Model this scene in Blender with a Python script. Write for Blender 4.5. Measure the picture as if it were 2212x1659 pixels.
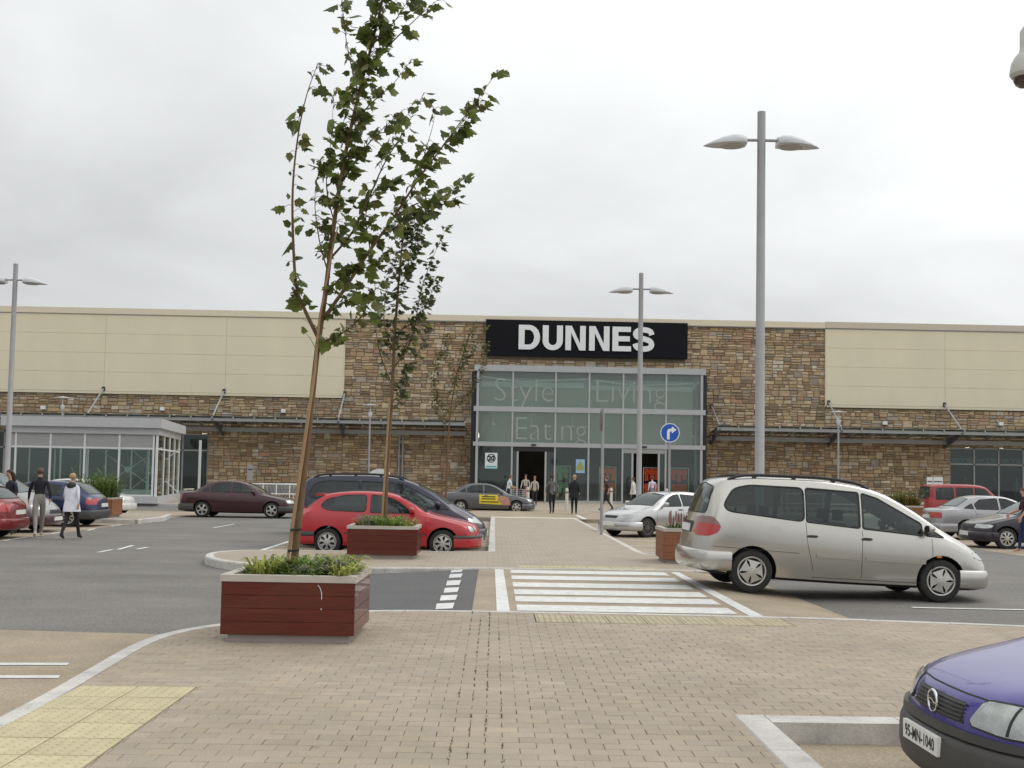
import bpy, bmesh, math, random
from mathutils import Vector, Matrix
from mathutils.bvhtree import BVHTree
R = math.radians
random.seed(7)
for _o in list(bpy.data.objects): bpy.data.objects.remove(_o)
sc = bpy.context.scene
COL = sc.collection

# ------------------------------------------------------------------ camera
CAM_H, FPX, IW, IH = 1.62, 2370.0, 2212.0, 1659.0
YAW, PITCH, ROLL, SHY = R(0.87), R(3.1), R(1.02), 0.0323
_f = Vector((math.sin(YAW)*math.cos(PITCH), math.cos(YAW)*math.cos(PITCH), math.sin(PITCH)))
_r0 = Vector((math.cos(YAW), -math.sin(YAW), 0)); _u0 = _r0.cross(_f)
_r = _r0*math.cos(ROLL) + _u0*math.sin(ROLL); _u = _u0*math.cos(ROLL) - _r0*math.sin(ROLL)
CAM = Vector((0, 0, CAM_H))
cd = bpy.data.cameras.new('camera'); cam = bpy.data.objects.new('camera', cd); COL.objects.link(cam)
M3 = Matrix((_r, _u, -_f)).transposed()
cam.matrix_world = Matrix.Translation(CAM) @ M3.to_4x4()
cd.sensor_width = 36; cd.lens = FPX/IW*36; cd.shift_y = SHY; cd.clip_start = 0.05; cd.clip_end = 3000
sc.camera = cam

# ------------------------------------------------------------------ world (overcast), sun, exposure
SUN_EL, SUN_AZ = R(52), R(70)          # azimuth measured from +Y towards +X
w = bpy.data.worlds.new('World'); sc.world = w; w.use_nodes = True
nt = w.node_tree; nt.nodes.clear(); N = nt.nodes.new; LK = nt.links.new
wo = N('ShaderNodeOutputWorld'); bg = N('ShaderNodeBackground'); bg.inputs['Strength'].default_value = 0.1
sky = N('ShaderNodeTexSky'); sky.sky_type = 'NISHITA'; sky.sun_disc = False
sky.sun_elevation = SUN_EL; sky.sun_rotation = SUN_AZ; sky.dust_density = 4.0
tc = N('ShaderNodeTexCoord'); sep = N('ShaderNodeSeparateXYZ'); LK(tc.outputs['Generated'], sep.inputs[0])
def mth(op, a, b=None, clamp=False):
    n = N('ShaderNodeMath'); n.operation = op; n.use_clamp = clamp
    for i, v in enumerate((a, b)):
        if v is None: continue
        if isinstance(v, (int, float)): n.inputs[i].default_value = v
        else: LK(v, n.inputs[i])
    return n.outputs[0]
zc = mth('MAXIMUM', sep.outputs[2], 0.0)
grad = mth('MINIMUM', mth('ADD', mth('MULTIPLY', zc, 1.05), 0.60), 1.2)             # overcast: brighter towards the zenith
den = mth('ADD', zc, 0.22)                                    # clouds drawn on a flat layer overhead
cx = mth('DIVIDE', sep.outputs[0], den); cy = mth('DIVIDE', sep.outputs[1], den)
cmb = N('ShaderNodeCombineXYZ'); LK(cx, cmb.inputs[0]); LK(cy, cmb.inputs[1])
def noise(scale, detail, off, dist=0.0):
    mp = N('ShaderNodeMapping'); mp.inputs['Location'].default_value = off; LK(cmb.outputs[0], mp.inputs[0])
    n = N('ShaderNodeTexNoise'); n.inputs['Scale'].default_value = scale; n.inputs['Detail'].default_value = detail
    n.inputs['Roughness'].default_value = 0.52; n.inputs['Distortion'].default_value = dist
    LK(mp.outputs[0], n.inputs[0]); return n.outputs[0]
n1 = noise(0.55, 5, (3.1, 1.4, 0.0), 0.3); n2 = noise(1.7, 6, (7.7, 2.2, 0.0), 0.5)
cl = mth('ADD', mth('MULTIPLY', mth('SUBTRACT', n1, 0.5), 0.8), mth('MULTIPLY', mth('SUBTRACT', n2, 0.5), 0.38))
lum = mth('MULTIPLY', mth('MULTIPLY', grad, 1.0*10), mth('ADD', cl, mth('ADD', mth('MULTIPLY', sep.outputs[0], 0.26), 0.91)))      # a little brighter on the sun's side
rgb = N('ShaderNodeMix'); rgb.data_type = 'RGBA'; rgb.blend_type = 'MULTIPLY'; rgb.inputs['Factor'].default_value = 1.0
rgb.inputs[6].default_value = (0.975, 0.992, 1.0, 1)
cmb2 = N('ShaderNodeCombineColor')
for i in range(3): LK(lum, cmb2.inputs[i])
LK(cmb2.outputs[0], rgb.inputs[7])
mx = N('ShaderNodeMix'); mx.data_type = 'RGBA'; mx.inputs['Factor'].default_value = 0.96
LK(sky.outputs[0], mx.inputs[6]); LK(rgb.outputs[2], mx.inputs[7])
LK(mx.outputs[2], bg.inputs[0]); LK(bg.outputs[0], wo.inputs[0])

sd = bpy.data.lights.new('sun', 'SUN'); sd.energy = 0.6; sd.angle = R(28); sd.color = (1.0, 0.96, 0.9)
sun = bpy.data.objects.new('sun', sd); COL.objects.link(sun)
_sd = Vector((math.sin(SUN_AZ)*math.cos(SUN_EL), math.cos(SUN_AZ)*math.cos(SUN_EL), math.sin(SUN_EL)))
sun.rotation_euler = _sd.to_track_quat('Z', 'Y').to_euler(); sun.location = (0, 0, 60)
vs = sc.view_settings; vs.view_transform = 'Standard'; vs.look = 'None'; vs.gamma = 1.0; vs.exposure = 0.14
vs.use_curve_mapping = False
sc.render.engine = 'CYCLES'

# ------------------------------------------------------------------ photo pixel (2212 x 1659) -> place
def ray(px, py):
    return (_r*((px-IW/2)/FPX) + _u*((IH/2-py+SHY*IW)/FPX) + _f)
def G(px, py, z=0.0):                   # where the pixel's ray meets the level z
    d = ray(px, py); t = (z-CAM_H)/d.z
    return CAM + d*t
def P(px, py, Y):                       # where it meets the upright plane at depth Y
    d = ray(px, py); return CAM + d*(Y/d.y)

# ------------------------------------------------------------------ helpers
def link(o, parent=None):
    COL.objects.link(o)
    if parent is not None:
        o.parent = parent
    return o
def thing(name, label, cat, loc=(0, 0, 0), rz=0.0, group=None):
    o = bpy.data.objects.new(name, None); o.empty_display_size = 0.2; COL.objects.link(o)
    o.location = loc; o.rotation_euler = (0, 0, rz)
    return tag(o, label, cat, group)
def tag(o, label, cat=None, group=None, kind=None):
    if label: o['label'] = label
    if cat: o['category'] = cat
    if group: o['group'] = group
    if kind: o['kind'] = kind
    return o
def struct(o): o['kind'] = 'structure'; return o

class MB:
    """collects faces; build() links them as one mesh object"""
    def __init__(s): s.v = []; s.f = []; s.m = []; s.c = []
    def add(s, vs_, fs, mi=0, col=None):
        b = len(s.v); s.v += [tuple(p) for p in vs_]
        for f in fs:
            s.f.append(tuple(b+i for i in f)); s.m.append(mi); s.c.append(col)
        return s
    def box(s, a, b, mi=0, col=None):
        x0, y0, z0 = a; x1, y1, z1 = b
        if x0 > x1: x0, x1 = x1, x0
        if y0 > y1: y0, y1 = y1, y0
        if z0 > z1: z0, z1 = z1, z0
        return s.add([(x0,y0,z0),(x1,y0,z0),(x1,y1,z0),(x0,y1,z0),(x0,y0,z1),(x1,y0,z1),(x1,y1,z1),(x0,y1,z1)],
              [(0,3,2,1),(4,5,6,7),(0,1,5,4),(1,2,6,5),(2,3,7,6),(3,0,4,7)], mi, col)
    def bar(s, p, q, wx, wz=None, mi=0, up=(0, 0, 1)):
        p = Vector(p); q = Vector(q); d = (q-p)
        if d.length < 1e-6: return s
        d.normalize(); u = Vector(up)
        if abs(d.dot(u)) > 0.98: u = Vector((0, 1, 0))
        r = d.cross(u).normalized()*wx/2; u2 = r.cross(d).normalized()*(wz or wx)/2
        vs_ = [p-r-u2, p+r-u2, p+r+u2, p-r+u2, q-r-u2, q+r-u2, q+r+u2, q-r+u2]
        return s.add(vs_, [(0,1,2,3),(7,6,5,4),(0,4,5,1),(1,5,6,2),(2,6,7,3),(3,7,4,0)], mi)
    def tube(s, pts, rads, n=8, mi=0, caps=True):
        pts = [Vector(p) for p in pts]
        if isinstance(rads, (int, float)): rads = [rads]*len(pts)
        b = len(s.v); ref = None
        for i, p in enumerate(pts):
            d = (pts[min(i+1, len(pts)-1)] - pts[max(i-1, 0)])
            d = d.normalized() if d.length > 1e-9 else Vector((0, 0, 1))
            if ref is None:
                ref = Vector((1, 0, 0)) if abs(d.x) < 0.9 else Vector((0, 1, 0))
            a = d.cross(ref).normalized(); c = a.cross(d).normalized(); ref = c
            for k in range(n):
                t = 2*math.pi*k/n
                s.v.append(tuple(p + a*(math.cos(t)*rads[i]) + c*(math.sin(t)*rads[i])))
        for i in range(len(pts)-1):
            for k in range(n):
                k2 = (k+1) % n
                s.f.append((b+i*n+k, b+i*n+k2, b+(i+1)*n+k2, b+(i+1)*n+k)); s.m.append(mi); s.c.append(None)
        if caps:
            s.f.append(tuple(b+k for k in reversed(range(n)))); s.m.append(mi); s.c.append(None)
            s.f.append(tuple(b+(len(pts)-1)*n+k for k in range(n))); s.m.append(mi); s.c.append(None)
        return s
    def lathe(s, prof, n=16, mi=0, axis='Z', at=(0, 0, 0)):      # prof: [(r, h)]
        b = len(s.v); ax = Vector(at)
        for r, h in prof:
            for k in range(n):
                t = 2*math.pi*k/n; c, d = math.cos(t)*r, math.sin(t)*r
                q = (c, d, h) if axis == 'Z' else ((c, h, d) if axis == 'Y' else (h, c, d))
                s.v.append(tuple(ax+Vector(q)))
        for i in range(len(prof)-1):
            for k in range(n):
                k2 = (k+1) % n
                f = (b+i*n+k, b+i*n+k2, b+(i+1)*n+k2, b+(i+1)*n+k)
                s.f.append(f if axis != 'Y' else f[::-1]); s.m.append(mi); s.c.append(None)
        return s
    def prism(s, poly, z0, z1, mi=0, col=None, bottom=True):      # poly: [(x, y)] counter-clockwise
        n = len(poly); b = len(s.v)
        s.v += [(p[0], p[1], z0) for p in poly] + [(p[0], p[1], z1) for p in poly]
        fs = [tuple(range(n, 2*n))] + [(i, (i+1) % n, n+(i+1) % n, n+i) for i in range(n)]
        if bottom: fs.append(tuple(reversed(range(n))))
        for f in fs: s.f.append(tuple(b+i for i in f)); s.m.append(mi); s.c.append(col)
        return s
    def mesh(s, name, mats, smooth=None):
        me = bpy.data.meshes.new(name); me.from_pydata(s.v, [], s.f)
        for m in (mats if isinstance(mats, (list, tuple)) else [mats]): me.materials.append(m)
        me.polygons.foreach_set('material_index', s.m)
        if any(c is not None for c in s.c):
            at = me.color_attributes.new('tint', 'FLOAT_COLOR', 'CORNER')
            buf = []
            for f, c in zip(s.f, s.c): buf += list((*(c or (0.3, 0.3, 0.3)), 1.0))*len(f)
            at.data.foreach_set('color', buf)
        me.update()
        if smooth is not None:
            me.polygons.foreach_set('use_smooth', [True]*len(me.polygons)); me.set_sharp_from_angle(angle=R(smooth))
        return me
    def build(s, name, mats, parent=None, smooth=None, world=False):
        o = bpy.data.objects.new(name, s.mesh(name, mats, smooth)); link(o, parent)
        if parent is not None and world: o.matrix_parent_inverse = Matrix.Translation(-Vector(parent.location))
        return o
def inst(name, me, parent=None, loc=(0, 0, 0), rot=None, scale=None, world=False):
    o = bpy.data.objects.new(name, me); link(o, parent); o.location = loc
    if rot is not None: o.rotation_euler = rot
    if scale is not None: o.scale = scale
    if parent is not None and world: o.matrix_parent_inverse = Matrix.Translation(-Vector(parent.location))
    return o
def copy_tree(o, parent=None):
    c = o.copy(); COL.objects.link(c); c.parent = parent
    for ch in list(o.children): copy_tree(ch, c)
    return c

# ------------------------------------------------------------------ materials
MATS = {}
def mat(name, col, rough=0.6, metal=0.0, spec=0.5, coat=0.0, vary=0.0, vscale=4.0, bump=0.0, bscale=60.0, tint=False,
        emit=None, trans=0.0, alpha=None, stretch=(1, 1, 1), detail=6.0, col2=None, grain=0.0, gscale=70.0):
    if name in MATS: return MATS[name]
    m = bpy.data.materials.new(name); m.use_nodes = True; t = m.node_tree
    b = t.nodes['Principled BSDF']; b.inputs['Base Color'].default_value = (*col, 1)
    b.inputs['Roughness'].default_value = rough; b.inputs['Metallic'].default_value = metal
    b.inputs['Specular IOR Level'].default_value = spec; b.inputs['Coat Weight'].default_value = coat
    b.inputs['Coat Roughness'].default_value = 0.04
    if trans: b.inputs['Transmission Weight'].default_value = trans
    if emit: b.inputs['Emission Color'].default_value = (*emit[0], 1); b.inputs['Emission Strength'].default_value = emit[1]
    src = None
    if tint:
        a = t.nodes.new('ShaderNodeVertexColor'); a.layer_name = 'tint'; src = a.outputs[0]
    if vary or bump or col2:
        c = t.nodes.new('ShaderNodeTexCoord'); g = t.nodes.new('ShaderNodeNewGeometry')
        mp = t.nodes.new('ShaderNodeMapping'); mp.inputs['Scale'].default_value = stretch
        t.links.new(g.outputs['Position'], mp.inputs[0])
    if vary or col2:
        n = t.nodes.new('ShaderNodeTexNoise'); n.inputs['Scale'].default_value = vscale; n.inputs['Detail'].default_value = detail
        n.inputs['Roughness'].default_value = 0.62
        t.links.new(mp.outputs[0], n.inputs[0])
        if col2:
            rp = t.nodes.new('ShaderNodeValToRGB'); rp.color_ramp.elements[0].position = 0.35; rp.color_ramp.elements[1].position = 0.68
            rp.color_ramp.elements[0].color = (*col, 1); rp.color_ramp.elements[1].color = (*col2, 1)
            t.links.new(n.outputs[0], rp.inputs[0]); src = rp.outputs[0]
        if vary:
            mr = t.nodes.new('ShaderNodeMapRange'); mr.inputs[1].default_value = 0.25; mr.inputs[2].default_value = 0.75
            mr.inputs[3].default_value = 1-vary; mr.inputs[4].default_value = 1+vary
            t.links.new(n.outputs[0], mr.inputs[0])
            mm = t.nodes.new('ShaderNodeVectorMath'); mm.operation = 'SCALE'
            if src is None: mm.inputs[0].default_value = col
            else: t.links.new(src, mm.inputs[0])
            t.links.new(mr.outputs[0], mm.inputs['Scale']); src = mm.outputs[0]
            if grain:                        # chippings and specks
                n3 = t.nodes.new('ShaderNodeTexNoise'); n3.inputs['Scale'].default_value = gscale; n3.inputs['Detail'].default_value = 3
                t.links.new(g.outputs['Position'], n3.inputs[0])
                m3 = t.nodes.new('ShaderNodeMapRange'); m3.inputs[1].default_value = 0.3; m3.inputs[2].default_value = 0.7; m3.inputs[3].default_value = 1-grain; m3.inputs[4].default_value = 1+grain
                t.links.new(n3.outputs[0], m3.inputs[0]); m4 = t.nodes.new('ShaderNodeVectorMath'); m4.operation = 'SCALE'
                t.links.new(src, m4.inputs[0]); t.links.new(m3.outputs[0], m4.inputs['Scale']); src = m4.outputs[0]
    if src is not None: t.links.new(src, b.inputs['Base Color'])
    if bump:
        n2_ = t.nodes.new('ShaderNodeTexNoise'); n2_.inputs['Scale'].default_value = bscale; n2_.inputs['Detail'].default_value = 4
        t.links.new(mp.outputs[0], n2_.inputs[0])
        bp = t.nodes.new('ShaderNodeBump'); bp.inputs['Strength'].default_value = bump; bp.inputs['Distance'].default_value = 0.02
        t.links.new(n2_.outputs[0], bp.inputs['Height']); t.links.new(bp.outputs[0], b.inputs['Normal'])
    MATS[name] = m
    return m
def glass(name, tintc, see, rough=0.02):
    """thin sheet glass: part clear, part mirror by angle"""
    if name in MATS: return MATS[name]
    m = bpy.data.materials.new(name); m.use_nodes = True; t = m.node_tree; t.nodes.clear()
    o = t.nodes.new('ShaderNodeOutputMaterial'); tr = t.nodes.new('ShaderNodeBsdfTransparent'); tr.inputs[0].default_value = (*tintc, 1)
    df = t.nodes.new('ShaderNodeBsdfDiffuse'); df.inputs[0].default_value = (*[c*0.7 for c in tintc], 1)
    gl = t.nodes.new('ShaderNodeBsdfGlossy'); gl.inputs['Roughness'].default_value = rough; gl.inputs[0].default_value = (0.9, 0.95, 0.94, 1)
    fr = t.nodes.new('ShaderNodeFresnel'); fr.inputs[0].default_value = 1.55
    a = t.nodes.new('ShaderNodeMixShader'); a.inputs[0].default_value = see
    t.links.new(df.outputs[0], a.inputs[1]); t.links.new(tr.outputs[0], a.inputs[2])
    b = t.nodes.new('ShaderNodeMixShader'); t.links.new(fr.outputs[0], b.inputs[0])
    t.links.new(a.outputs[0], b.inputs[1]); t.links.new(gl.outputs[0], b.inputs[2]); t.links.new(b.outputs[0], o.inputs[0])
    MATS[name] = m
    return m

# ================================================================== THE SITE
ZR = -0.14                                  # road level; pavements are at 0
m_asph = mat('asphalt', (0.18, 0.169, 0.153), 0.82, vary=0.2, vscale=0.7, bump=0.35, bscale=90, stretch=(0.5, 1.3, 1), detail=9, grain=.28, gscale=38)
m_asph_new = mat('asphalt_new', (0.115, 0.113, 0.112), 0.85, vary=0.10, vscale=1.6, bump=0.35, bscale=110, detail=8, grain=.25, gscale=45)
m_buff = mat('buff_asphalt', (0.36, 0.295, 0.215), 0.9, vary=0.18, vscale=1.3, bump=0.35, bscale=110, detail=9, grain=.22, gscale=50)
m_white = mat('road_paint', (0.68, 0.68, 0.65), 0.7, vary=0.2, vscale=7, bump=0.15, bscale=80, grain=.12, gscale=40)
m_kerb = mat('kerb_concrete', (0.55, 0.53, 0.49), 0.85, vary=0.22, vscale=4, bump=0.25, bscale=70, grain=.10, gscale=60)
m_brick = mat('paving_block', (0.4, 0.33, 0.24), 0.88, tint=True, vary=0.10, vscale=2.2, bump=0.3, bscale=140, detail=9, grain=.12, gscale=90)
def stains(m, lo=.72):
    """old gum and drip spots"""
    t = m.node_tree; b = t.nodes['Principled BSDF']; old = b.inputs['Base Color'].links[0].from_socket; g = t.nodes.new('ShaderNodeNewGeometry'); v = t.nodes.new('ShaderNodeTexVoronoi')
    v.inputs['Scale'].default_value = 1.9; v.inputs['Randomness'].default_value = 1.0; t.links.new(g.outputs['Position'], v.inputs['Vector'])
    r_ = t.nodes.new('ShaderNodeMapRange'); r_.inputs[1].default_value = .03; r_.inputs[2].default_value = .075; r_.inputs[3].default_value = lo; r_.inputs[4].default_value = 1.0; t.links.new(v.outputs['Distance'], r_.inputs[0])
    n = t.nodes.new('ShaderNodeTexNoise'); n.inputs['Scale'].default_value = .45; n.inputs['Detail'].default_value = 5; t.links.new(g.outputs['Position'], n.inputs[0])
    r2 = t.nodes.new('ShaderNodeMapRange'); r2.inputs[1].default_value = .35; r2.inputs[2].default_value = .65; r2.inputs[3].default_value = .90; r2.inputs[4].default_value = 1.07; t.links.new(n.outputs[0], r2.inputs[0])
    k = t.nodes.new('ShaderNodeMath'); k.operation = 'MULTIPLY'; t.links.new(r_.outputs[0], k.inputs[0]); t.links.new(r2.outputs[0], k.inputs[1])
    s_ = t.nodes.new('ShaderNodeVectorMath'); s_.operation = 'SCALE'; t.links.new(old, s_.inputs[0]); t.links.new(k.outputs[0], s_.inputs['Scale']); t.links.new(s_.outputs[0], b.inputs['Base Color'])
for _m in (m_brick, m_asph, m_buff, m_white, m_kerb): stains(_m, .74 if _m is m_brick else .86)
m_sand = mat('joint_sand', (0.13, 0.11, 0.085), 0.95, vary=0.4, vscale=3)
m_tact = mat('tactile_slab', (0.56, 0.475, 0.265), 0.85, tint=True, vary=0.12, vscale=6, bump=0.25, bscale=90)
def paving_texture():
    m = mat('paving_far', (0.40, 0.345, 0.275), 0.88, vary=0.09, vscale=1.5, detail=9); t = m.node_tree; b = t.nodes['Principled BSDF']
    old = b.inputs['Base Color'].links[0].from_socket
    g = t.nodes.new('ShaderNodeNewGeometry'); br = t.nodes.new('ShaderNodeTexBrick'); br.offset = 0.5
    br.inputs['Scale'].default_value = 1.0; br.inputs['Brick Width'].default_value = 0.205; br.inputs['Row Height'].default_value = 0.135
    br.inputs['Mortar Size'].default_value = 0.004; br.inputs['Mortar Smooth'].default_value = 0.2
    br.inputs['Color1'].default_value = (1.0, 1.0, 1.0, 1); br.inputs['Color2'].default_value = (0.9, 0.9, 0.88, 1); br.inputs['Mortar'].default_value = (0.55, 0.52, 0.48, 1)
    t.links.new(g.outputs['Position'], br.inputs['Vector'])
    mu = t.nodes.new('ShaderNodeMix'); mu.data_type = 'RGBA'; mu.blend_type = 'MULTIPLY'; mu.inputs['Factor'].default_value = 1
    t.links.new(old, mu.inputs[6]); t.links.new(br.outputs[0], mu.inputs[7]); t.links.new(mu.outputs[2], b.inputs['Base Color'])
    return m
m_pave = paving_texture()

def sheet(name, poly, z, m, parent=None):
    mb = MB(); mb.add([(p[0], p[1], p[2] if len(p) > 2 else z) for p in poly], [tuple(range(len(poly)))])
    return mb.build(name, m, parent)
ground = struct(sheet('ground', [(-700, -200), (700, -200), (700, 900), (-700, 900)], ZR, m_asph))

def smooth_line(pts, n=6):
    out = []
    P_ = [pts[0]] + list(pts) + [pts[-1]]
    for i in range(1, len(P_)-2):
        p0, p1, p2, p3 = [Vector((*q[:2], 0)) for q in P_[i-1:i+3]]
        for k in range(n):
            t = k/n
            out.append(tuple((0.5*((2*p1)+(p2-p0)*t+(2*p0-5*p1+4*p2-p3)*t*t+(3*p1-p0-3*p2+p3)*t**3))[:2]))
    out.append(tuple(pts[-1][:2]))
    return out
def kerb_run(line, width, z0, z1, parent, side=1, step=0.915, bev=0.018, out=0.012):
    """kerbstones of about 0.9 m along a line; the width lies to the left (side = 1) of the walking direction"""
    L = [0.0]
    for a, b in zip(line, line[1:]): L.append(L[-1]+math.dist(a, b))
    def at(s):
        s = max(0, min(L[-1], s)); i = 0
        while i < len(L)-2 and L[i+1] < s: i += 1
        a, b = line[i], line[i+1]; t = (s-L[i])/max(1e-9, L[i+1]-L[i])
        d = Vector((b[0]-a[0], b[1]-a[1])).normalized()
        return Vector((a[0]+(b[0]-a[0])*t, a[1]+(b[1]-a[1])*t)), Vector((-d.y, d.x))*side
    n = max(1, round(L[-1]/step))
    for i in range(n):
        s0, s1 = L[-1]*i/n+0.004, L[-1]*(i+1)/n-0.004
        k = 4; rows = []
        jz = random.uniform(-0.0015, 0.0015)
        for j in range(k+1):
            p, nn = at(s0+(s1-s0)*j/k); q = p+nn*width
            p = p-nn*out; rows.append([(*p, z0), (*p, z1-bev+jz), (*(p+nn*bev), z1+jz), (*q, z1+jz), (*q, z0)])
        mb = MB(); c = 5
        mb.v = [v for r_ in rows for v in r_]
        for j in range(k):
            for e in range(c-1):
                f = (j*c+e, j*c+e+1, (j+1)*c+e+1, (j+1)*c+e)
                mb.f.append(f if side > 0 else f[::-1]); mb.m.append(0); mb.c.append(None)
        for j, rv in ((0, side < 0), (k, side > 0)):
            f = tuple(j*c+e for e in range(c)); mb.f.append(f[::-1] if rv else f); mb.m.append(0); mb.c.append(None)
        mb.build('kerb_stone', m_kerb, parent)

# ---- near plaza -----------------------------------------------------------------------------------
edge = smooth_line([(-3.16, 0.6), (-3.17, 4.0), (-3.18, 7.2), (-3.26, 9.0), (-3.33, 10.4), (-3.22, 11.2), (-2.89, 11.84),
                    (-2.3, 12.62), (-1.45, 13.18), (-0.6, 13.3), (0.6, 13.3), (3.3, 13.2), (6.16, 12.72), (9.0, 11.7), (12.0, 9.9)], 6)
BX, BY = 1.69, 7.66                         # the corner of the sunken parking bay
KW = 0.14
plaza_poly = [(BX, 0.6), (BX, BY), (12.0, BY)] + [tuple(p) for p in reversed(edge)]
plaza = struct(sheet('plaza_paving', plaza_poly[::-1] if False else plaza_poly, -0.010, m_sand))
kerb_run(edge, KW, ZR-0.05, 0.004, plaza, side=-1)
def seg_near(p, line):
    best = (1e9, None, None)
    for a, b in zip(line, line[1:]):
        ax, ay = a; bx, by = b; dx, dy = bx-ax, by-ay; t = max(0, min(1, ((p[0]-ax)*dx+(p[1]-ay)*dy)/(dx*dx+dy*dy+1e-12)))
        q = (ax+dx*t, ay+dy*t); d = math.dist(p, q)
        if d < best[0]:
            l = math.hypot(dx, dy); best = (d, q, (dy/l, -dx/l))      # right-hand normal = inwards for `edge`
    return best
def clip(poly, q, n, off):                  # keep what lies at least `off` along n from q
    out = []
    val = [(p[0]-q[0])*n[0]+(p[1]-q[1])*n[1]-off for p in poly]
    for i, p in enumerate(poly):
        j = (i+1) % len(poly)
        if val[i] >= 0: out.append(p)
        if (val[i] >= 0) != (val[j] >= 0):
            t = val[i]/(val[i]-val[j]); out.append((p[0]+(poly[j][0]-p[0])*t, p[1]+(poly[j][1]-p[1])*t))
    return out
TACT = [(-3.07, 4.7, -2.20, 8.36), (0.50, 12.36, 3.42, 13.04)]
BW, BD, JT = 0.2055, 0.135, 0.0036
cells = []
row = 0; y = 2.6
while y < 13.4:
    off = (row % 2)*BW/2 - 0.02
    x = -3.6 + off
    while x < 9.2:
        if abs(x) < 0.56*y + 0.6:
            cells.append((x, y))
        x += BW
    y += BD; row += 1
bricks = []
def minus(rects, hole):                     # axis-aligned rectangles less one hole
    a, d, b, e = hole; out = []
    for x0, y0, x1, y1 in rects:
        if x1 <= a or x0 >= b or y1 <= d or y0 >= e: out.append((x0, y0, x1, y1)); continue
        if x0 < a: out.append((x0, y0, a, y1))
        if x1 > b: out.append((b, y0, x1, y1))
        xa, xb = max(x0, a), min(x1, b)
        if y0 < d: out.append((xa, y0, xb, d))
        if y1 > e: out.append((xa, e, xb, y1))
    return out
for (x, y) in cells:
    j = lambda a: random.uniform(-a, a)
    g1, g2 = JT*random.uniform(0.35, 1.5)/2, JT*random.uniform(0.2, 1.1)/2
    if abs(x+BW/2-0.08) < 0.3 and random.random() < 0.4: g1 *= 1.3
    rects = [(x+g1+j(.0008), y+g2, x+BW-g1+j(.0008), y+BD-g2)]
    for a, d_, b, e in TACT: rects = minus(rects, (a-.006, d_-.006, b+.006, e+.006))
    rects = minus(rects, (BX-.004, -9, 99, BY+.004))
    for x0, y0, x1, y1 in rects:
        poly = [(x0, y0), (x1, y0), (x1, y1), (x0, y1)]; c = ((x0+x1)/2, (y0+y1)/2)
        d, q, n = seg_near(c, edge)
        if d < KW+0.2 or (c[0]-q[0])*n[0]+(c[1]-q[1])*n[1] < 0:
            poly = clip(poly, q, n, KW+0.004)
        if len(poly) < 3: continue
        ar = abs(sum(poly[i][0]*poly[(i+1) % len(poly)][1]-poly[(i+1) % len(poly)][0]*poly[i][1] for i in range(len(poly))))/2
        if ar < 0.0006: continue
        bricks.append((c, poly))
def brick_into(mb, poly):
    k = random.gauss(0, 1); s = 1+0.035*k; hue = random.uniform(-0.02, 0.02)
    col = (0.385*s*(1+hue), 0.322*s, 0.248*s*(1-hue))
    zt = random.uniform(-0.0012, 0.0012); ch = 0.003
    cx_ = sum(p[0] for p in poly)/len(poly); cy_ = sum(p[1] for p in poly)/len(poly); n = len(poly)
    inner = []
    for p in poly:
        dx, dy = cx_-p[0], cy_-p[1]; l = math.hypot(dx, dy) or 1; inner.append((p[0]+dx/l*ch*1.4, p[1]+dy/l*ch*1.4))
    tl = random.uniform(-0.008, 0.008), random.uniform(-0.008, 0.008)
    zz = lambda p: zt+(p[0]-cx_)*tl[0]+(p[1]-cy_)*tl[1]
    vs_ = [(p[0], p[1], -0.012) for p in poly]+[(p[0], p[1], zz(p)-ch) for p in poly]+[(p[0], p[1], zz(p)) for p in inner]
    fs = [tuple(range(2*n, 3*n))]
    for i in range(n):
        k2 = (i+1) % n; fs += [(i, k2, n+k2, n+i), (n+i, n+k2, 2*n+k2, 2*n+i)]
    mb.add(vs_, fs, 0, col)
def vis(c):
    px = IW/2+(c[0]-0.0152*c[1])/c[1]*FPX
    return -40 < px < 2260
shown = sorted([b for b in bricks if vis(b[0]) and b[0][1] > 6.15 and not (b[0][0] > BX and b[0][1] < BY)], key=lambda b: b[0][1])
top = set(id(b) for b in shown[:300])
rest = MB()
for b in bricks:
    if id(b) in top:
        mb = MB(); brick_into(mb, b[1]); mb.build('paving_brick', m_brick, plaza)
    else: brick_into(rest, b[1])
o = rest.build('paving_bricks', m_brick, plaza); o['kind'] = 'stuff'
# tactile slabs with blisters
def slab_mesh(wx, wy, rows, base=(0.54, 0.475, 0.30)):
    mb = MB(); g = 0.004; ch = 0.003
    k0 = random.uniform(0.95, 1.05); c0 = tuple(v*k0 for v in base)
    mb.box((g, g, -0.03), (wx-g, wy-g, 0.0), 0, c0)
    for i in range(rows):
        for k in range(rows):
            cx_, cy_ = wx*(i+0.5)/rows, wy*(k+0.5)/rows; r1, r2 = 0.0165, 0.010; n = 8
            vs_ = [(cx_+math.cos(t*2*math.pi/n)*r_, cy_+math.sin(t*2*math.pi/n)*r_, z) for r_, z in ((r1, -0.0005), (r2, 0.006)) for t in range(n)]
            mb.add(vs_, [tuple(range(n, 2*n))]+[(t, (t+1) % n, n+(t+1) % n, n+t) for t in range(n)], 0, tuple(v*0.99 for v in c0))
    return mb.mesh('tactile_slab', m_tact)
slabs = [slab_mesh(0.4, 0.4, 6) for _ in range(4)]; slabs2 = [slab_mesh(0.4, 0.4, 6, (0.44, 0.385, 0.265)) for _ in range(3)]
for (a, d, b, e) in TACT[:1]:
    for i in range(2):
        yy = e
        while yy > d:
            yy -= 0.405; inst('tactile_slab', random.choice(slabs), plaza, (a+0.006+i*0.432, yy+0.002, 0.002+random.uniform(-.001, .001)), scale=(1.07, 1, 1))
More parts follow.
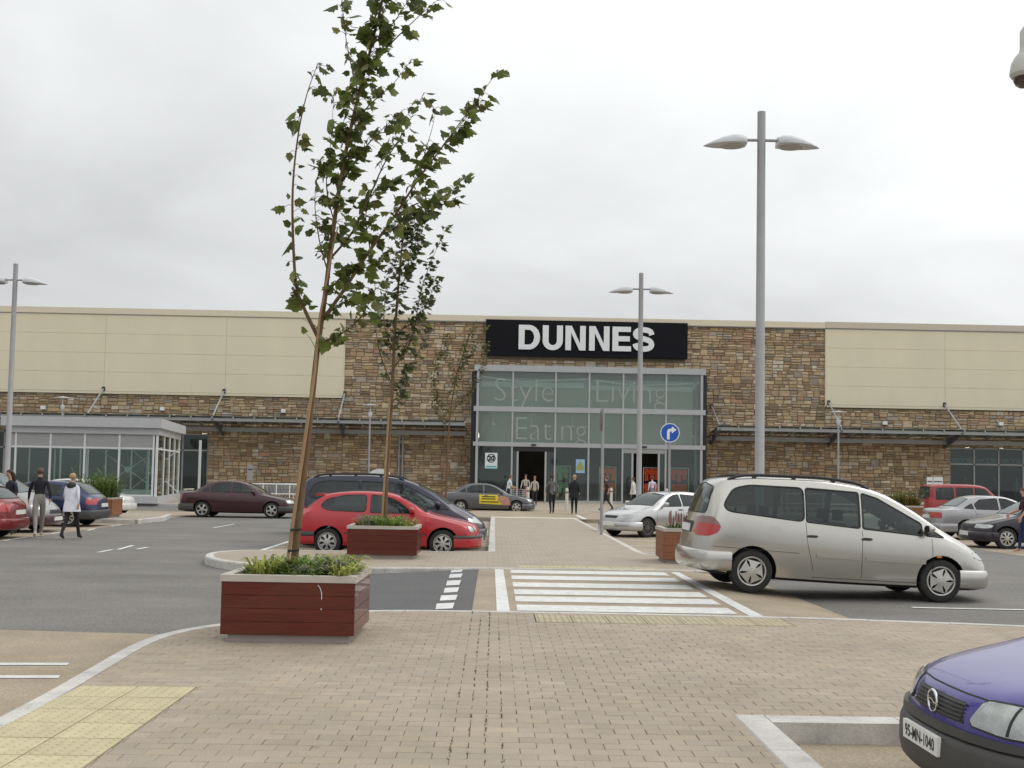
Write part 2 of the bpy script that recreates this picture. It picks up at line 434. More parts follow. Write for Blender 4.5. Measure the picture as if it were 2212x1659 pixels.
for k in range(7):
    for i in range(2):
        inst('tactile_slab', random.choice(slabs2), plaza, (0.503+k*0.416, 12.365+i*0.338, 0.002), scale=(1.03, 0.835, 1))
# the bay sunk into the plaza
bay = struct(sheet('parking_bay_surface', [(BX-0.05, 0.4), (14, 0.4), (14, BY+0.05), (BX-0.05, BY+0.05)], ZR+.004, m_buff))
kerb_run([(BX, 0.8), (BX, BY-0.0)], 0.2, -0.2, 0.005, bay, side=-1)
kerb_run([(11.8, BY), (BX+0.205, BY)], 0.22, -0.2, 0.004, bay, side=1)
# weeds in the joints
wd = MB()
for _ in range(130):
    col = random.choice([-0.02+BW*k/2 for k in (-2, -1, 0, 0, 1)]); yy = 2.6+BD*random.randint(26, 78)
    xx = -3.6+BW*round((col+3.6)/BW*2)/2 - 0.02
    for b in range(random.randint(2, 6)):
        h, a = random.uniform(0.004, 0.018), random.uniform(0, 6.28); x0, y0 = xx+random.uniform(-.006, .006), yy+random.uniform(-.02, .11)
        d_ = 0.006
        wd.add([(x0-d_*math.sin(a), y0+d_*math.cos(a), -0.004), (x0+d_*math.sin(a), y0-d_*math.cos(a), -0.004), (x0+math.cos(a)*h*.7, y0+math.sin(a)*h*.7, h)], [(0, 1, 2)])
m_moss = mat('moss', (0.15, 0.135, 0.075), 0.9)
tag(wd.build('joint_weeds', m_moss), 'tiny weeds growing in the joints of the plaza paving', 'weeds', kind='stuff')

# ---- road, raised crossing and markings -----------------------------------------------------------
ramp = MB(); zt_ = -0.012
ramp.add([(-2.7, 13.1, ZR+.004), (-0.24, 13.1, zt_), (-0.24, 19.5, zt_), (-2.7, 19.5, ZR+.004)], [(0, 1, 2, 3)])
struct(ramp.build('road_ramp', m_asph_new))
table = struct(sheet('raised_crossing', [(-0.24, 13.1), (3.45, 13.1), (3.45, 19.6), (-0.24, 19.6)], zt_+0.003, m_buff))
rp2 = MB(); rp2.add([(3.45, 13.0, zt_+.003), (4.62, 12.9, ZR+.006), (4.62, 19.8, ZR+.006), (3.45, 19.6, zt_+.003)], [(0, 1, 2, 3)])
struct(rp2.build('crossing_ramp', m_buff))
def mark(name, pts, z, parent, m=m_white):
    mb = MB(); n = len(pts)
    mb.add([(p[0], p[1], z) for p in pts], [tuple(range(n))]); return mb.build(name, m, parent)
zm = zt_+0.008
for py_, x0, x1, th in [(1235, 1102, 1468, 7), (1247.6, 1105, 1490, 8), (1263, 1107, 1518, 9.5), (1278.6, 1110, 1545, 10.5), (1293.7, 1113, 1573, 11.5), (1312.7, 1116, 1606, 13)]:
    yc = G(1150, py_, zm).y; t0 = (G(1150, py_-th/2, zm).y-G(1150, py_+th/2, zm).y)/2
    xr = 3.0
    mark('zebra_stripe', [(0.31, yc-t0), (xr, yc-t0), (xr, yc+t0), (0.31, yc+t0)], zm, table)
mark('crossing_edge_line', [(0.06, 13.32), (0.22, 13.32), (0.19, 19.3), (0.04, 19.3)], zm, table)
mark('crossing_edge_line', [(3.10, 13.25), (3.27, 13.25), (3.27, 19.3), (3.12, 19.3)], zm, table)
for (a, b, c, d) in [(1558, 280, 1638, 297), (1548, 307, 1635, 331), (1530, 348, 1625, 378), (1515, 393, 1613, 423), (1492, 440, 1603, 472), (1465, 490, 1583, 525)]:
    q = [((450+xx/2.765)/1.0416, (1180+yy/2.765)/1.0416) for xx, yy in ((a, d), (c-12, d), (c, b), (a+8, b))]
    zq = -0.026
    mark('give_way_mark', [tuple(G(px, py, zq)[:2]) for px, py in q], 0, ground)
    _o = COL.objects[-1]
    for v in _o.data.vertices: v.co.z = ZR+.004+(v.co.x+2.7)/2.46*(zt_-ZR-.004)+0.005
# buff band of the crossing to the left of the plaza, with two short lines
struct(sheet('buff_crossing', [(-11.5, 6.0), (-3.10, 6.0), (-3.10, 11.9), (-11.5, 12.6)], ZR+.004, m_buff))
for (x0, x1, py_, t) in ((-40, 150, 1436.5, 5), (-40, 131, 1464.5, 6)):
    a = G(x0, py_-t, ZR+.009); b = G(x1, py_-t, ZR+.009); c = G(x1-5, py_, ZR+.009); d = G(x0, py_, ZR+.009)
    mark('road_line', [tuple(d[:2]), tuple(c[:2]), tuple(b[:2]), tuple(a[:2])], ZR+.009, ground)
def px_line(pts, wid, z=ZR+.009, name='road_line'):
    g = [G(px, py, z) for px, py in pts]
    for a, b in zip(g, g[1:]):
        d = (b-a).normalized(); n = Vector((-d.y, d.x, 0))*wid/2
        mark(name, [tuple((a-n)[:2]), tuple((b-n)[:2]), tuple((b+n)[:2]), tuple((a+n)[:2])], z, ground)
for l in ([(212, 1193), (243, 1187)], [(255, 1187), (287, 1178)], [(297, 1186), (318, 1182)], [(462, 1140), (484, 1136)], [(484, 1136), (506, 1132)],
          [(8, 1168), (60, 1160)], [(104, 1154), (140, 1148)], [(188, 1146), (205, 1142)], [(240, 1137), (262, 1133)]):
    px_line(l, 0.1)
px_line([(1970, 1312), (2260, 1318)], 0.12); px_line([(2060, 1153), (2260, 1170)], 0.12)
px_line([(2150, 1158), (2260, 1163)], 0.1)

# ---- far pavement: island and the walk to the store ----------------------------------------------
isl = smooth_line([(-0.1, 43.2), (-0.1, 30.0), (-0.1, 23.75)], 2)[:-1] + [(-0.1, 23.7)] + \
      smooth_line([(-0.14, 23.62), (-3.0, 23.3), (-4.9, 23.02), (-5.45, 22.6), (-5.62, 21.9), (-5.35, 20.8), (-4.6, 19.75), (-3.5, 19.22), (-1.8, 19.14),
                   (0.3, 19.45), (3.3, 19.6), (7.5, 19.75), (9.0, 20.4), (9.45, 21.6), (9.2, 22.9), (8.4, 23.55), (3.4, 23.7)], 6) + \
      [(3.3, 23.9), (3.3, 43.2)]
walk = MB(); walk.prism(isl, ZR-0.02, 0.0)
walk = struct(walk.build('walkway_paving', m_pave))
kerb_run(isl, 0.15, ZR-0.04, 0.004, walk, side=1)
for a, b in ((0, 3.2),):
    mark('flush_kerb_band', [(a-.1, 43.0), (3.3, 43.0), (3.3, 44.1), (a-.1, 44.1)], 0.006, walk, mat('pale_band', (0.62, 0.58, 0.47), 0.85, vary=0.08))
xr_ = MB(); xr_.prism([(-0.9, 43.22), (4.4, 43.22), (4.4, 53.98), (-0.9, 53.98)], ZR-.02, -.003)
xr_.add([(-2.4, 43.22, ZR+.003), (-.9, 43.22, -.003), (-.9, 53.98, -.003), (-2.4, 53.98, ZR+.003), (4.4, 43.22, -.003), (5.9, 43.22, ZR+.003), (5.9, 53.98, ZR+.003), (4.4, 53.98, -.003)], [(0, 1, 2, 3), (4, 5, 6, 7)])
struct(xr_.build('buff_crossing', m_buff))
mark('road_line', [(3.5, 43.0), (3.68, 43.0), (3.68, 47.6), (3.5, 47.6)], 0.003, walk)
for k in range(6):
    inst('tactile_slab', slabs[k % 4], walk, (0.45+k*0.42, 19.72, 0.004))
# parking bays (buff) and their white lines
for (x0, x1, y0, y1) in ((-5.2, -0.1, 23.5, 42.5), (3.3, 8.4, 23.6, 42.5), (-17.2, -11.75, 22.0, 37.0), (13.2, 18.8, 25.0, 43.0), (-17.2, -11.9, 40.0, 47.5)):
    b = struct(sheet('parking_bay_surface', [(x0, y0), (x1, y0), (x1, y1), (x0, y1)], ZR+.004, m_buff))
    k = y0+0.15
    while k < y1+0.1:
        mark('bay_line', [(x0, k-.05), (x1, k-.05), (x1, k+.05), (x0, k+.05)], ZR+.009, b); k += 2.5
mark('bay_line', [(-5.25, 23.9), (-5.13, 23.9), (-5.13, 42.4), (-5.25, 42.4)], ZR+.0095, ground)
# little island at the end of the left row
q = [G(px, py, 0) for px, py in ((238, 1131), (300, 1130.5), (312, 1121), (300, 1111.5), (252, 1109))]
li = [tuple(p[:2]) for p in (q[0], q[1], q[2], q[3], q[4])]
li = [(-13.6, 36.1), (-11.6, 36.1), (-11.45, 38.5), (-12.0, 41.2), (-14.0, 41.2)]
li2 = MB(); li2.prism(li, ZR-.02, 0.0); li2 = struct(li2.build('traffic_island', m_pave)); kerb_run(li+[li[0]], 0.14, ZR-.03, 0.004, li2, side=1)
# pavement along the shop front
fp = MB(); fp.prism([(-60, 54.0), (70, 54.0), (70, 74.2), (-60, 74.2)], ZR-.02, 0.0)
fp = struct(fp.build('storefront_paving', m_pave))
kerb_run([(-34, 54.0), (-0.95, 54.0)], 0.2, ZR-.03, 0.005, fp, side=1); kerb_run([(4.45, 54.0), (40, 54.0)], 0.2, ZR-.03, 0.005, fp, side=1)

# ================================================================== THE STORE
YF = 74.0
m_mortar = mat('mortar', (0.22, 0.17, 0.115), 0.95, vary=0.2, vscale=3)
m_stone = mat('rubble_stone', (0.3, 0.22, 0.13), 0.9, tint=True, vary=0.28, vscale=3.2, bump=0.6, bscale=14, detail=9)
m_cream = mat('cream_cladding', (0.76, 0.69, 0.51), 0.5, vary=0.05, vscale=0.5, stretch=(1, 1, 0.35))
m_coping = mat('cream_coping', (0.73, 0.66, 0.49), 0.5, vary=0.05)
m_black = mat('sign_black', (0.008, 0.008, 0.012), 0.6, spec=.15, vary=0.15, vscale=2)
m_letter = mat('letter_white', (0.82, 0.84, 0.84), 0.4)
m_alu = mat('aluminium', (0.44, 0.45, 0.46), 0.45, metal=0.35, vary=0.06, vscale=2)
m_alu_d = mat('aluminium_dull', (0.36, 0.37, 0.365), 0.5, metal=0.3, vary=0.08, vscale=2)
m_dark = mat('dark_frame', (0.018, 0.018, 0.02), 0.45)
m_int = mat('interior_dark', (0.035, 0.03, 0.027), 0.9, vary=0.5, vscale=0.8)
m_film = mat('green_blind', (0.54, 0.56, 0.49), 0.8, vary=0.13, vscale=0.35, detail=3)
m_gl = glass('clear_glass', (0.80, 0.90, 0.87), 0.965)
m_gl_up = glass('hazy_glass', (0.84, 0.91, 0.88), 0.86, 0.05)
m_gl_dark = glass('shop_glass', (0.6, 0.68, 0.68), 0.97)
m_gl_can = glass('canopy_glass', (0.22, 0.30, 0.29), 0.35, 0.1)

store = thing('retail_store', 'long stone and cream clad store building with a tall glass entrance', 'store building', (6, YF, 0))
XL, XR, ZT = -44.0, 48.0, 12.25
XA, XB = -10.25, 22.35                       # stone centre
EX0, EX1, EZ = -1.45, 13.95, 8.95            # opening for the entrance
LW = (-44.0, -19.25); RW = (30.9, 48.0); WZ = 4.15      # shop windows, left and right
core = MB()
D2 = YF+0.6
def wall(x0, x1, z0, z1): core.box((x0, YF, z0), (x1, D2, z1))
wall(LW[1], EX0, 0, 6.72); wall(EX1, RW[0], 0, 6.72); wall(LW[0], LW[1], WZ, 6.72); wall(RW[0], RW[1], WZ, 6.72)
wall(XL, EX0, 6.72, ZT); wall(EX1, XR, 6.72, ZT); wall(EX0, EX1, EZ, ZT)
core.box((XL, D2, 0), (XL+.5, YF+40, ZT)); core.box((XR-.5, D2, 0), (XR, YF+40, ZT)); core.box((XL+.5, YF+39.5, 0), (XR-.5, YF+40, ZT))
wallo = core.build('stone_wall', m_mortar, store, world=True)
MB().box((XL+.5, D2, ZT-0.5), (XR-.5, YF+39.5, ZT-0.1)).build('roof', m_alu_d, store, world=True)
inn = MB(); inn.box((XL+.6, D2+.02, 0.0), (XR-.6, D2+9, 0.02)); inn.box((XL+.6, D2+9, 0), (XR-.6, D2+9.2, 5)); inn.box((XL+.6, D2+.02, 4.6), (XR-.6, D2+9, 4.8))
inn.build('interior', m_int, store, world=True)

PAL = [((0.36, 0.25, 0.135), 5), ((0.42, 0.31, 0.18), 4), ((0.29, 0.195, 0.105), 4), ((0.47, 0.37, 0.235), 2.4), ((0.215, 0.14, 0.08), 2.4),
       ((0.37, 0.315, 0.245), 1.7), ((0.33, 0.185, 0.10), 2), ((0.52, 0.45, 0.34), 0.8), ((0.25, 0.21, 0.165), 1.2), ((0.40, 0.27, 0.12), 2)]
_pc = [c for c, _ in PAL]; _pw = [w_ for _, w_ in PAL]
stones = []
def inside(x0, x1, z0, z1, rects):
    return any(x1 > r[0]+.01 and x0 < r[1]-.01 and z1 > r[2]+.01 and z0 < r[3]-.01 for r in rects)
def stone_zone(X0, X1, Z0, Z1, holes=()):
    """random coursed rubble: a course is 0.45-0.62 high; blocks fill it whole or split in two"""
    z = Z0
    while z < Z1-0.05:
        h = min(random.uniform(0.34, 0.52), Z1-z)
        if Z1-(z+h) < 0.15: h = Z1-z
        segs = [(X0, X1)]
        for r in holes:
            if z+h > r[2]+.01 and z < r[3]-.01:
                ns = []
                for a, b in segs:
                    if r[1] <= a or r[0] >= b: ns.append((a, b)); continue
                    if r[0] > a+.05: ns.append((a, r[0]))
                    if r[1] < b-.05: ns.append((r[1], b))
                segs = ns
        for a, b in segs:
            x = a
            while x < b-.02:
                wd_ = random.uniform(0.34, 0.82)
                if b-(x+wd_) < 0.25: wd_ = b-x
                t = random.random()
                if t < 0.16 and h < .5 and wd_ < .75: stones.append((x, x+wd_, z, z+h))
                elif t < 0.82:
                    k = random.uniform(0.38, 0.62)*h
                    stones.append((x, x+wd_, z, z+k))
                    if wd_ > 0.6 and random.random() < 0.6:
                        m_ = wd_*random.uniform(.35, .65); stones.append((x, x+m_, z+k, z+h)); stones.append((x+m_, x+wd_, z+k, z+h))
                    else: stones.append((x, x+wd_, z+k, z+h))
                else:
                    k1, k2 = h*random.uniform(.26, .38), h*random.uniform(.6, .72)
                    for p, q in ((0, k1), (k1, k2), (k2, h)): stones.append((x, x+wd_, z+p, z+q))
                x += wd_
        z += h
SIGN = (-0.75, 12.9, 9.75, 12.3)
stone_zone(LW[0]+6, LW[1], WZ, 6.66); stone_zone(LW[1], XA, 0, 6.66)
stone_zone(XA, XB, 0, 12.0, [(EX0-.02, EX1+.02, 0, EZ), (SIGN[0]+.15, SIGN[1]-.15, SIGN[2]+.15, SIGN[3])])
stone_zone(XB, RW[0], 0, 6.62); stone_zone(RW[0], RW[1]-6, WZ, 6.62)
def stone_into(mb, s_):
    x0, x1, z0, z1 = s_; g = random.uniform(.008, .02); b = min(0.05, (z1-z0)*.22); d = random.uniform(.03, .085)
    j = lambda a: random.uniform(-a, a)
    c = random.choices(_pc, _pw)[0]; k = random.uniform(0.98, 1.3); gy = sum(c)/3; c = tuple((v*.70+gy*.16+av*.16)*k*1.08 for v, av in zip(c, (.36, .275, .175)))
    o_ = [(x0+g+j(.008), YF, z0+g+j(.006)), (x1-g+j(.008), YF, z0+g+j(.006)), (x1-g+j(.008), YF, z1-g+j(.006)), (x0+g+j(.008), YF, z1-g+j(.006))]
    i_ = [(x0+g+b*random.uniform(.2, 1), YF-d+j(.014), z0+g+b*random.uniform(.2, 1)), (x1-g-b*random.uniform(.2, 1), YF-d+j(.014), z0+g+b*random.uniform(.2, 1)),
          (x1-g-b*random.uniform(.2, 1), YF-d+j(.014), z1-g-b*random.uniform(.2, 1)), (x0+g+b*random.uniform(.2, 1), YF-d+j(.014), z1-g-b*random.uniform(.2, 1))]
    mb.add(o_+i_, [(4, 5, 6, 7)]+[(a, (a+1) % 4, 4+(a+1) % 4, 4+a) for a in range(4)], 0, c)
def seen(s_): return -34 < s_[0] < 36 and (s_[2] > 2.4 or 14.5 < s_[0] < 30 or -18 < s_[0] < -2.5)
big = set(id(s_) for s_ in sorted([s_ for s_ in stones if seen(s_) and s_[2] > 4.6], key=lambda s_: -(s_[1]-s_[0])*(s_[3]-s_[2]))[:300])
rst = MB()
for s_ in stones:
    if id(s_) in big:
        mb = MB(); stone_into(mb, s_); so = mb.build('stone', m_stone, wallo)
        so.matrix_parent_inverse = Matrix.Identity(4)
    else: stone_into(rst, s_)
so = rst.build('stones', m_stone, wallo); so['kind'] = 'stuff'
# children of the wall sit in its (world-offset) frame
# cladding panels, flashings, coping
def clad(xs, z0, z1, rows=4):
    for a, b in zip(xs, xs[1:]):
        for r_ in range(rows):
            p, q = z0+(z1-z0)*r_/rows, z0+(z1-z0)*(r_+1)/rows
            mb = MB(); g = .003; y0, y1 = YF-.18, YF-.14; e = .008
            vs_ = [(a+g, y1, p+g), (b-g, y1, p+g), (b-g, y1, q-g), (a+g, y1, q-g), (a+g+e, y0, p+g+e*.6), (b-g-e, y0, p+g+e*.6), (b-g-e, y0, q-g-e*.6), (a+g+e, y0, q-g-e*.6)]
            mb.add(vs_, [(4, 5, 6, 7)]+[(i, (i+1) % 4, 4+(i+1) % 4, 4+i) for i in range(4)])
            mb.build('cladding_panel', m_cream, store, world=True)
MB().box((XL, YF-.15, 6.87), (XA-.02, YF-.003, 12.01)).build('panel_backing', m_coping, store, world=True); MB().box((XB+.02, YF-.15, 6.87), (XR, YF-.003, 12.01)).build('panel_backing', m_coping, store, world=True)
clad([XL, -34.6, -26.3, -18.2, XA], 6.86, 12.02); clad([XB, 30.5, 38.6, XR], 6.86, 12.02)
MB().box((XL, YF-.2, 6.69), (XA-.01, YF-.003, 6.85)).build('flashing', m_coping, store, world=True)
MB().box((XB+.01, YF-.2, 6.69), (XR, YF-.003, 6.85)).build('flashing', m_coping, store, world=True)
MB().box((XA-.06, YF-.2, 6.69), (XA+.03, YF-.004, 12.03)).build('corner_trim', m_coping, store, world=True)
MB().box((XB-.03, YF-.2, 6.69), (XB+.06, YF-.004, 12.03)).build('corner_trim', m_coping, store, world=True)
MB().box((XL-.1, YF-.26, 12.06), (XB-.05, YF+.8, 12.46)).box((XL-.1, YF-.20, 12.0), (XB-.05, YF-.01, 12.06), 1).build('coping', [m_coping, m_alu_d], store, world=True)
MB().box((XB-.045, YF-.27, 12.08), (XR+.1, YF+.8, 12.50)).box((XB-.045, YF-.20, 12.0), (XR+.1, YF-.01, 12.08), 1).build('coping', [mat('grey_coping', (0.6, 0.54, 0.42), 0.5, vary=.06), m_alu_d], store, world=True)

# ---- sign ---------------------------------------------------------------------------------------------
sign = thing('shop_sign', 'long black signboard with big white letters above the glass entrance', 'sign', (6, YF-.1, 9.75))
MB().box((SIGN[0], YF-.42, SIGN[2]), (SIGN[1], YF-.09, 12.19)).build('board', m_black, sign, world=True)
LH = 1.66; ST = 0.40
def arc(cx_, cz, rx, rz, a0, a1, n=14): return [(cx_+rx*math.cos(R(a0+(a1-a0)*i/n)), cz+rz*math.sin(R(a0+(a1-a0)*i/n))) for i in range(n+1)]
def letter(ch, x0, wd_):
    """outline(s) of a bold grotesque capital, as quads strips: list of (outer, inner) or polygons"""
    H, s = LH, ST; X = lambda v: x0+v
    if ch == 'D':
        o_ = [(0, 0), (wd_*.48, 0)] + arc(wd_*.48, H/2, wd_*.52, H/2, -90, 90) + [(0, H)]
        i_ = [(s, s*.82), (wd_*.46, s*.82)] + arc(wd_*.46, H/2, wd_*.54-s, H/2-s*.82, -90, 90) + [(s, H-s*.82)]
        return [('ring', o_, i_)]
    if ch == 'U':
        r_ = wd_/2
        o_ = [(0, H)] + [(0, r_*.9)] + arc(r_, r_*.9, r_, r_*.93, 180, 360) + [(wd_, H)]
        i_ = [(s, H)] + [(s, r_*.9)] + arc(r_, r_*.9, r_-s, r_*.93-s*.86, 180, 360) + [(wd_-s, H)]
        return [('strip', o_, i_)]
    if ch == 'N':
        return [('poly', [(0, 0), (s*.95, 0), (s*.95, H), (0, H)]), ('poly', [(wd_-s*.95, 0), (wd_, 0), (wd_, H), (wd_-s*.95, H)]),
                ('poly', [(s*.95, H), (s*.95, H*.72), (wd_-s*1.05, 0), (wd_-s*.95, 0), (wd_-s*.95, H*.28), (s*1.05, H)])]
    if ch == 'E':
        t = s*.86
        return [('poly', [(0, 0), (s, 0), (s, H), (0, H)])] + [('poly', [(s, z), (wd_*k, z), (wd_*k, z+t), (s, z+t)]) for z, k in ((0, 1.0), (H/2-t*.45, .93), (H-t, .98))]
    if ch == 'S':
        t = s*.90
        ctl = [(.885, .685), (.80, .83), (.5, .893), (.22, .84), (.125, .715), (.22, .60), (.5, .525), (.78, .44), (.875, .29), (.78, .155), (.5, .107), (.2, .165), (.105, .325)]
        path = smooth_line([(a*wd_, b*H) for a, b in ctl], 5)
        o_, i_ = [], []
        for k, p in enumerate(path):
            a = path[max(0, k-1)]; b = path[min(len(path)-1, k+1)]; dx, dz = b[0]-a[0], b[1]-a[1]; l = math.hypot(dx, dz) or 1
            o_.append((p[0]-dz/l*t/2, p[1]+dx/l*t/2)); i_.append((p[0]+dz/l*t/2, p[1]-dx/l*t/2))
        return [('strip', o_, i_)]
yl0, yl1 = YF-.55, YF-.425
def extrude_letter(ch, x0, z0, wd_):
    mb = MB()
    for it in letter(ch, 0, wd_):
        if it[0] == 'poly':
            p = it[1]; n = len(p)
            mb.add([(x0+a, yl0, z0+b) for a, b in p]+[(x0+a, yl1, z0+b) for a, b in p],
                   [tuple(range(n)), tuple(reversed(range(n, 2*n)))]+[(i, n+i, n+(i+1) % n, (i+1) % n) for i in range(n)])
        else:
            o_, i_ = it[1], it[2]; n = len(o_); vs_ = []
            for (a, b) in o_: vs_ += [(x0+a, yl0, z0+b), (x0+a, yl1, z0+b)]
            for (a, b) in i_: vs_ += [(x0+a, yl0, z0+b), (x0+a, yl1, z0+b)]
            fs = []; rng = range(n) if it[0] == 'ring' else range(n-1)
            for k in rng:
                k2 = (k+1) % n; O, I = 2*k, 2*n+2*k; O2, I2 = 2*k2, 2*n+2*k2
                fs += [(O, O2, I2, I), (O, O+1, O2+1, O2), (I, I2, I2+1, I+1)]
            if it[0] == 'strip': fs += [(0, 2*n, 2*n+1, 1), (2*n-2, 2*n-1, 4*n-1, 4*n-2)]
            mb.add(vs_, fs)
    o = mb.build('letter', m_letter, sign, world=True)
    bm = bmesh.new(); bm.from_mesh(o.data); bmesh.ops.recalc_face_normals(bm, faces=bm.faces); bm.to_mesh(o.data); bm.free()
lx = [(370, 575), (600, 793), (818, 1012), (1045, 1240), (1268, 1447), (1465, 1668)]
for ch, (a, b) in zip('DUNNES', lx):
    xa = P((1080+a/4.254)/1.0416, 730, yl0).x; xb = P((1080+b/4.254)/1.0416, 730, yl0).x
    extrude_letter(ch, xa, 10.18, xb-xa)

# ---- the glass entrance -------------------------------------------------------------------------------
YE = 71.9
mxs = [P(px, 960, YE).x for px in (1030, 1106, 1199, 1271.5, 1345, 1438, 1515)]
EXL, EXR = mxs[0], mxs[-1]
zr = lambda py: P(1199, py, YE).z
Z1a, Z1b, Z2a, Z2b, Z3a, Z3b = zr(966), zr(957), zr(891), zr(880), zr(804), zr(791)
ent = MB()
for i, x in enumerate(mxs):
    wv = 0.16 if i in (0, 6) else 0.11
    ent.box((x-wv/2, YE-.05, 0), (x+wv/2, YE+.14, Z3a))
ent.box((EXL-.25, YE-.12, Z3a), (EXR+.25, YE+.3, Z3b))
for a, b in ((Z1a, Z1b), (Z2a, Z2b)): ent.box((EXL-.25, YE-.1, a+.0), (EXR+.25, YE+.2, b))
ent.box((EXL-.1, YE-.06, 0.0), (mxs[1], YE+.15, .12)); ent.box((mxs[2]+.05, YE-.06, 0), (mxs[4], YE+.15, .12)); ent.box((mxs[5]+.05, YE-.06, 0), (EXR+.1, YE+.15, .12))
for x in (EXL, EXR):                         # return frames
    ent.box((x-.08, YF-.3, 0), (x+.08, YF-.02, Z3a))
    for a, b in ((Z1a, Z1b), (Z2a, Z2b), (Z3a, Z3b)): ent.box((x-.12, YE+.31, a), (x+.12, YF-.02, b))
ento = ent.build('entrance_frame', m_alu, store, world=True)
def pane(x0, x1, z0, z1, m, y=YE+.05, t=.02, nm='pane'):
    o = MB().box((x0, y, z0), (x1, y+t, z1)).build(nm, m, ento); return o
for i in range(6):
    a, b = mxs[i]+.056, mxs[i+1]-.056
    pane(a, b, Z1b+.002, Z2a-.002, m_gl_up); pane(a, b, Z2b+.002, Z3a-.002, m_gl_up)
    if i not in (1, 4): pane(a, b, .122, Z1a-.002, m_gl)
for x in (EXL+.0, EXR-.0):
    for z0, z1, m_ in ((.02, Z1a, m_gl), (Z1b, Z2a, m_gl_up), (Z2b, Z3a, m_gl_up)):
        MB().box((x-.012, YE+.16, z0+.002), (x+.012, YF-.32, z1-.002)).build('side_pane', m_, ento)
MB().box((EXR+.1, YE+.4, 0), (EXR+.42, YF-.05, Z3a)).build('dark_pier', m_dark, ento)
MB().box((EXL-.42, YE+.4, 0), (EXL-.1, YF-.05, Z3a)).build('dark_pier', m_dark, ento)
# doors: head, jambs, sliding leaves
for i, (fa, fb) in ((1, (.12, .80)), (4, (.22, .86))):
    a, b = mxs[i]+.06, mxs[i+1]-.06; hd = zr(976)
    MB().box((a, YE-.02, hd), (b, YE+.1, Z1a-.002)).build('door_head', m_dark if i == 1 else m_alu_d, ento)
    for xx in (a+(b-a)*fa, a+(b-a)*fb): MB().box((xx-.06, YE-.01, 0), (xx+.06, YE+.09, hd-.002)).build('door_jamb', m_alu, ento)
    MB().box((a, YE+.03, .05), (a+(b-a)*fa-.065, YE+.05, hd-.01)).build('door_leaf', m_gl, ento)
    MB().box((a+(b-a)*fb+.065, YE+.03, .05), (b, YE+.05, hd-.01)).build('door_leaf', m_gl, ento)
    MB().box(((a+b)/2-.16, YE-.22, Z1a+.06), ((a+b)/2+.16, YE-.105, Z1a+.17)).build('door_sensor', m_dark, ento)
# behind the upper glass: blind wall, truss, pendant lamps
MB().box((EXL+.1, YF-.55, Z1b), (EXR-.3, YF-.5, Z3a-.9)).build('blind', m_film, ento)
MB().box((EXL+.1, YE+.32, Z3a+.02), (EXR-.1, YF-.03, Z3a+.05)).build('clear_roof_for_light', m_gl, ento)  # unseen roof, made clear to let more skylight into the entrance box
MB().box((EXL+.1, YF-.5, Z3a-.95), (EXR-.1, YF+.3, Z3a-.3)).build('soffit', mat('soffit_grey', (0.42, 0.46, 0.46), .7), ento)
tr = MB(); y_ = YE+.9
tr.box((EXL+.2, y_, Z3a-.95), (mxs[3]-.3, y_+.1, Z3a-.62)); tr.box((mxs[3]+.2, y_, Z3a-1.05), (EXR-.5, y_+.1, Z3a-.75))
tr.bar((EXL+.2, y_, Z3a-.28), (mxs[1]+.6, y_, Z3a-.6), .1); tr.bar((mxs[1]+.6, y_, Z3a-.6), (mxs[3], y_, Z3a-.32), .1); tr.bar((mxs[3]+.4, y_, Z3a-.4), (mxs[4]+.9, y_, Z3a-.72), .1)
tr.bar((mxs[4]+.9, y_, Z3a-.72), (EXR-.4, y_, Z3a-.5), .1); tr.bar((EXR-.5, y_, Z3a-.9), (EXR-.2, YE+.2, Z3a-.45), .12)
tr.build('truss', mat('truss_white', (0.72, 0.76, 0.76), .5), ento)
m_lampw = mat('lamp_enamel', (0.75, 0.78, 0.76), .4)
for x in (mxs[0]+1.05, mxs[1]+1.3, mxs[2]+1.2, mxs[4]+1.3, mxs[5]+.7):
    pl = MB().lathe([(.02, .5), (.03, .2), (.14, .1), (.17, -.02), (.0, .0)], 10, at=(x, YE+.9, zr(920))); pl.tube([(x, YE+.9, zr(920)+.5), (x, YE+.9, Z3a-1.05)], .012, 5)
    pl.build('pendant_lamp', m_lampw, ento, smooth=40)
def text_on(body, x0, z0, size, y, m, parent, name, thin=0.0, xs=1.0, depth=.004):
    cu = bpy.data.curves.new(name, 'FONT'); cu.body = body; cu.size = size; cu.offset = thin; cu.extrude = depth; cu.resolution_u = 3
    to = bpy.data.objects.new(name, cu); COL.objects.link(to)
    dg = bpy.context.evaluated_depsgraph_get(); me = bpy.data.meshes.new_from_object(to.evaluated_get(dg)); bpy.data.objects.remove(to)
    for v in me.vertices: v.co = Vector((x0+v.co.x*xs, y-v.co.z, z0+v.co.y))
    me.materials.clear(); me.materials.append(m); o = bpy.data.objects.new(name, me); link(o, parent)
    return o
m_etch = mat('etched_letters', (0.31, 0.345, 0.325), .6)
for body, px, py, pxe in (('Style', 1068, 866, 1196), ('Living', 1288, 869, 1440), ('Eating', 1114, 950, 1268)):
    p0 = P(px, py, YE); wd_ = P(pxe, py, YE).x-p0.x
    o = text_on(body, p0.x, p0.z, 2.25, YE+.035, m_etch, ento, 'etched_word', thin=-0.038)
    xs_ = [v.co.x for v in o.data.vertices]; k = wd_/(max(xs_)-min(xs_)); mnx = min(xs_)
    for v in o.data.vertices: v.co.x = p0.x+(v.co.x-mnx)*k
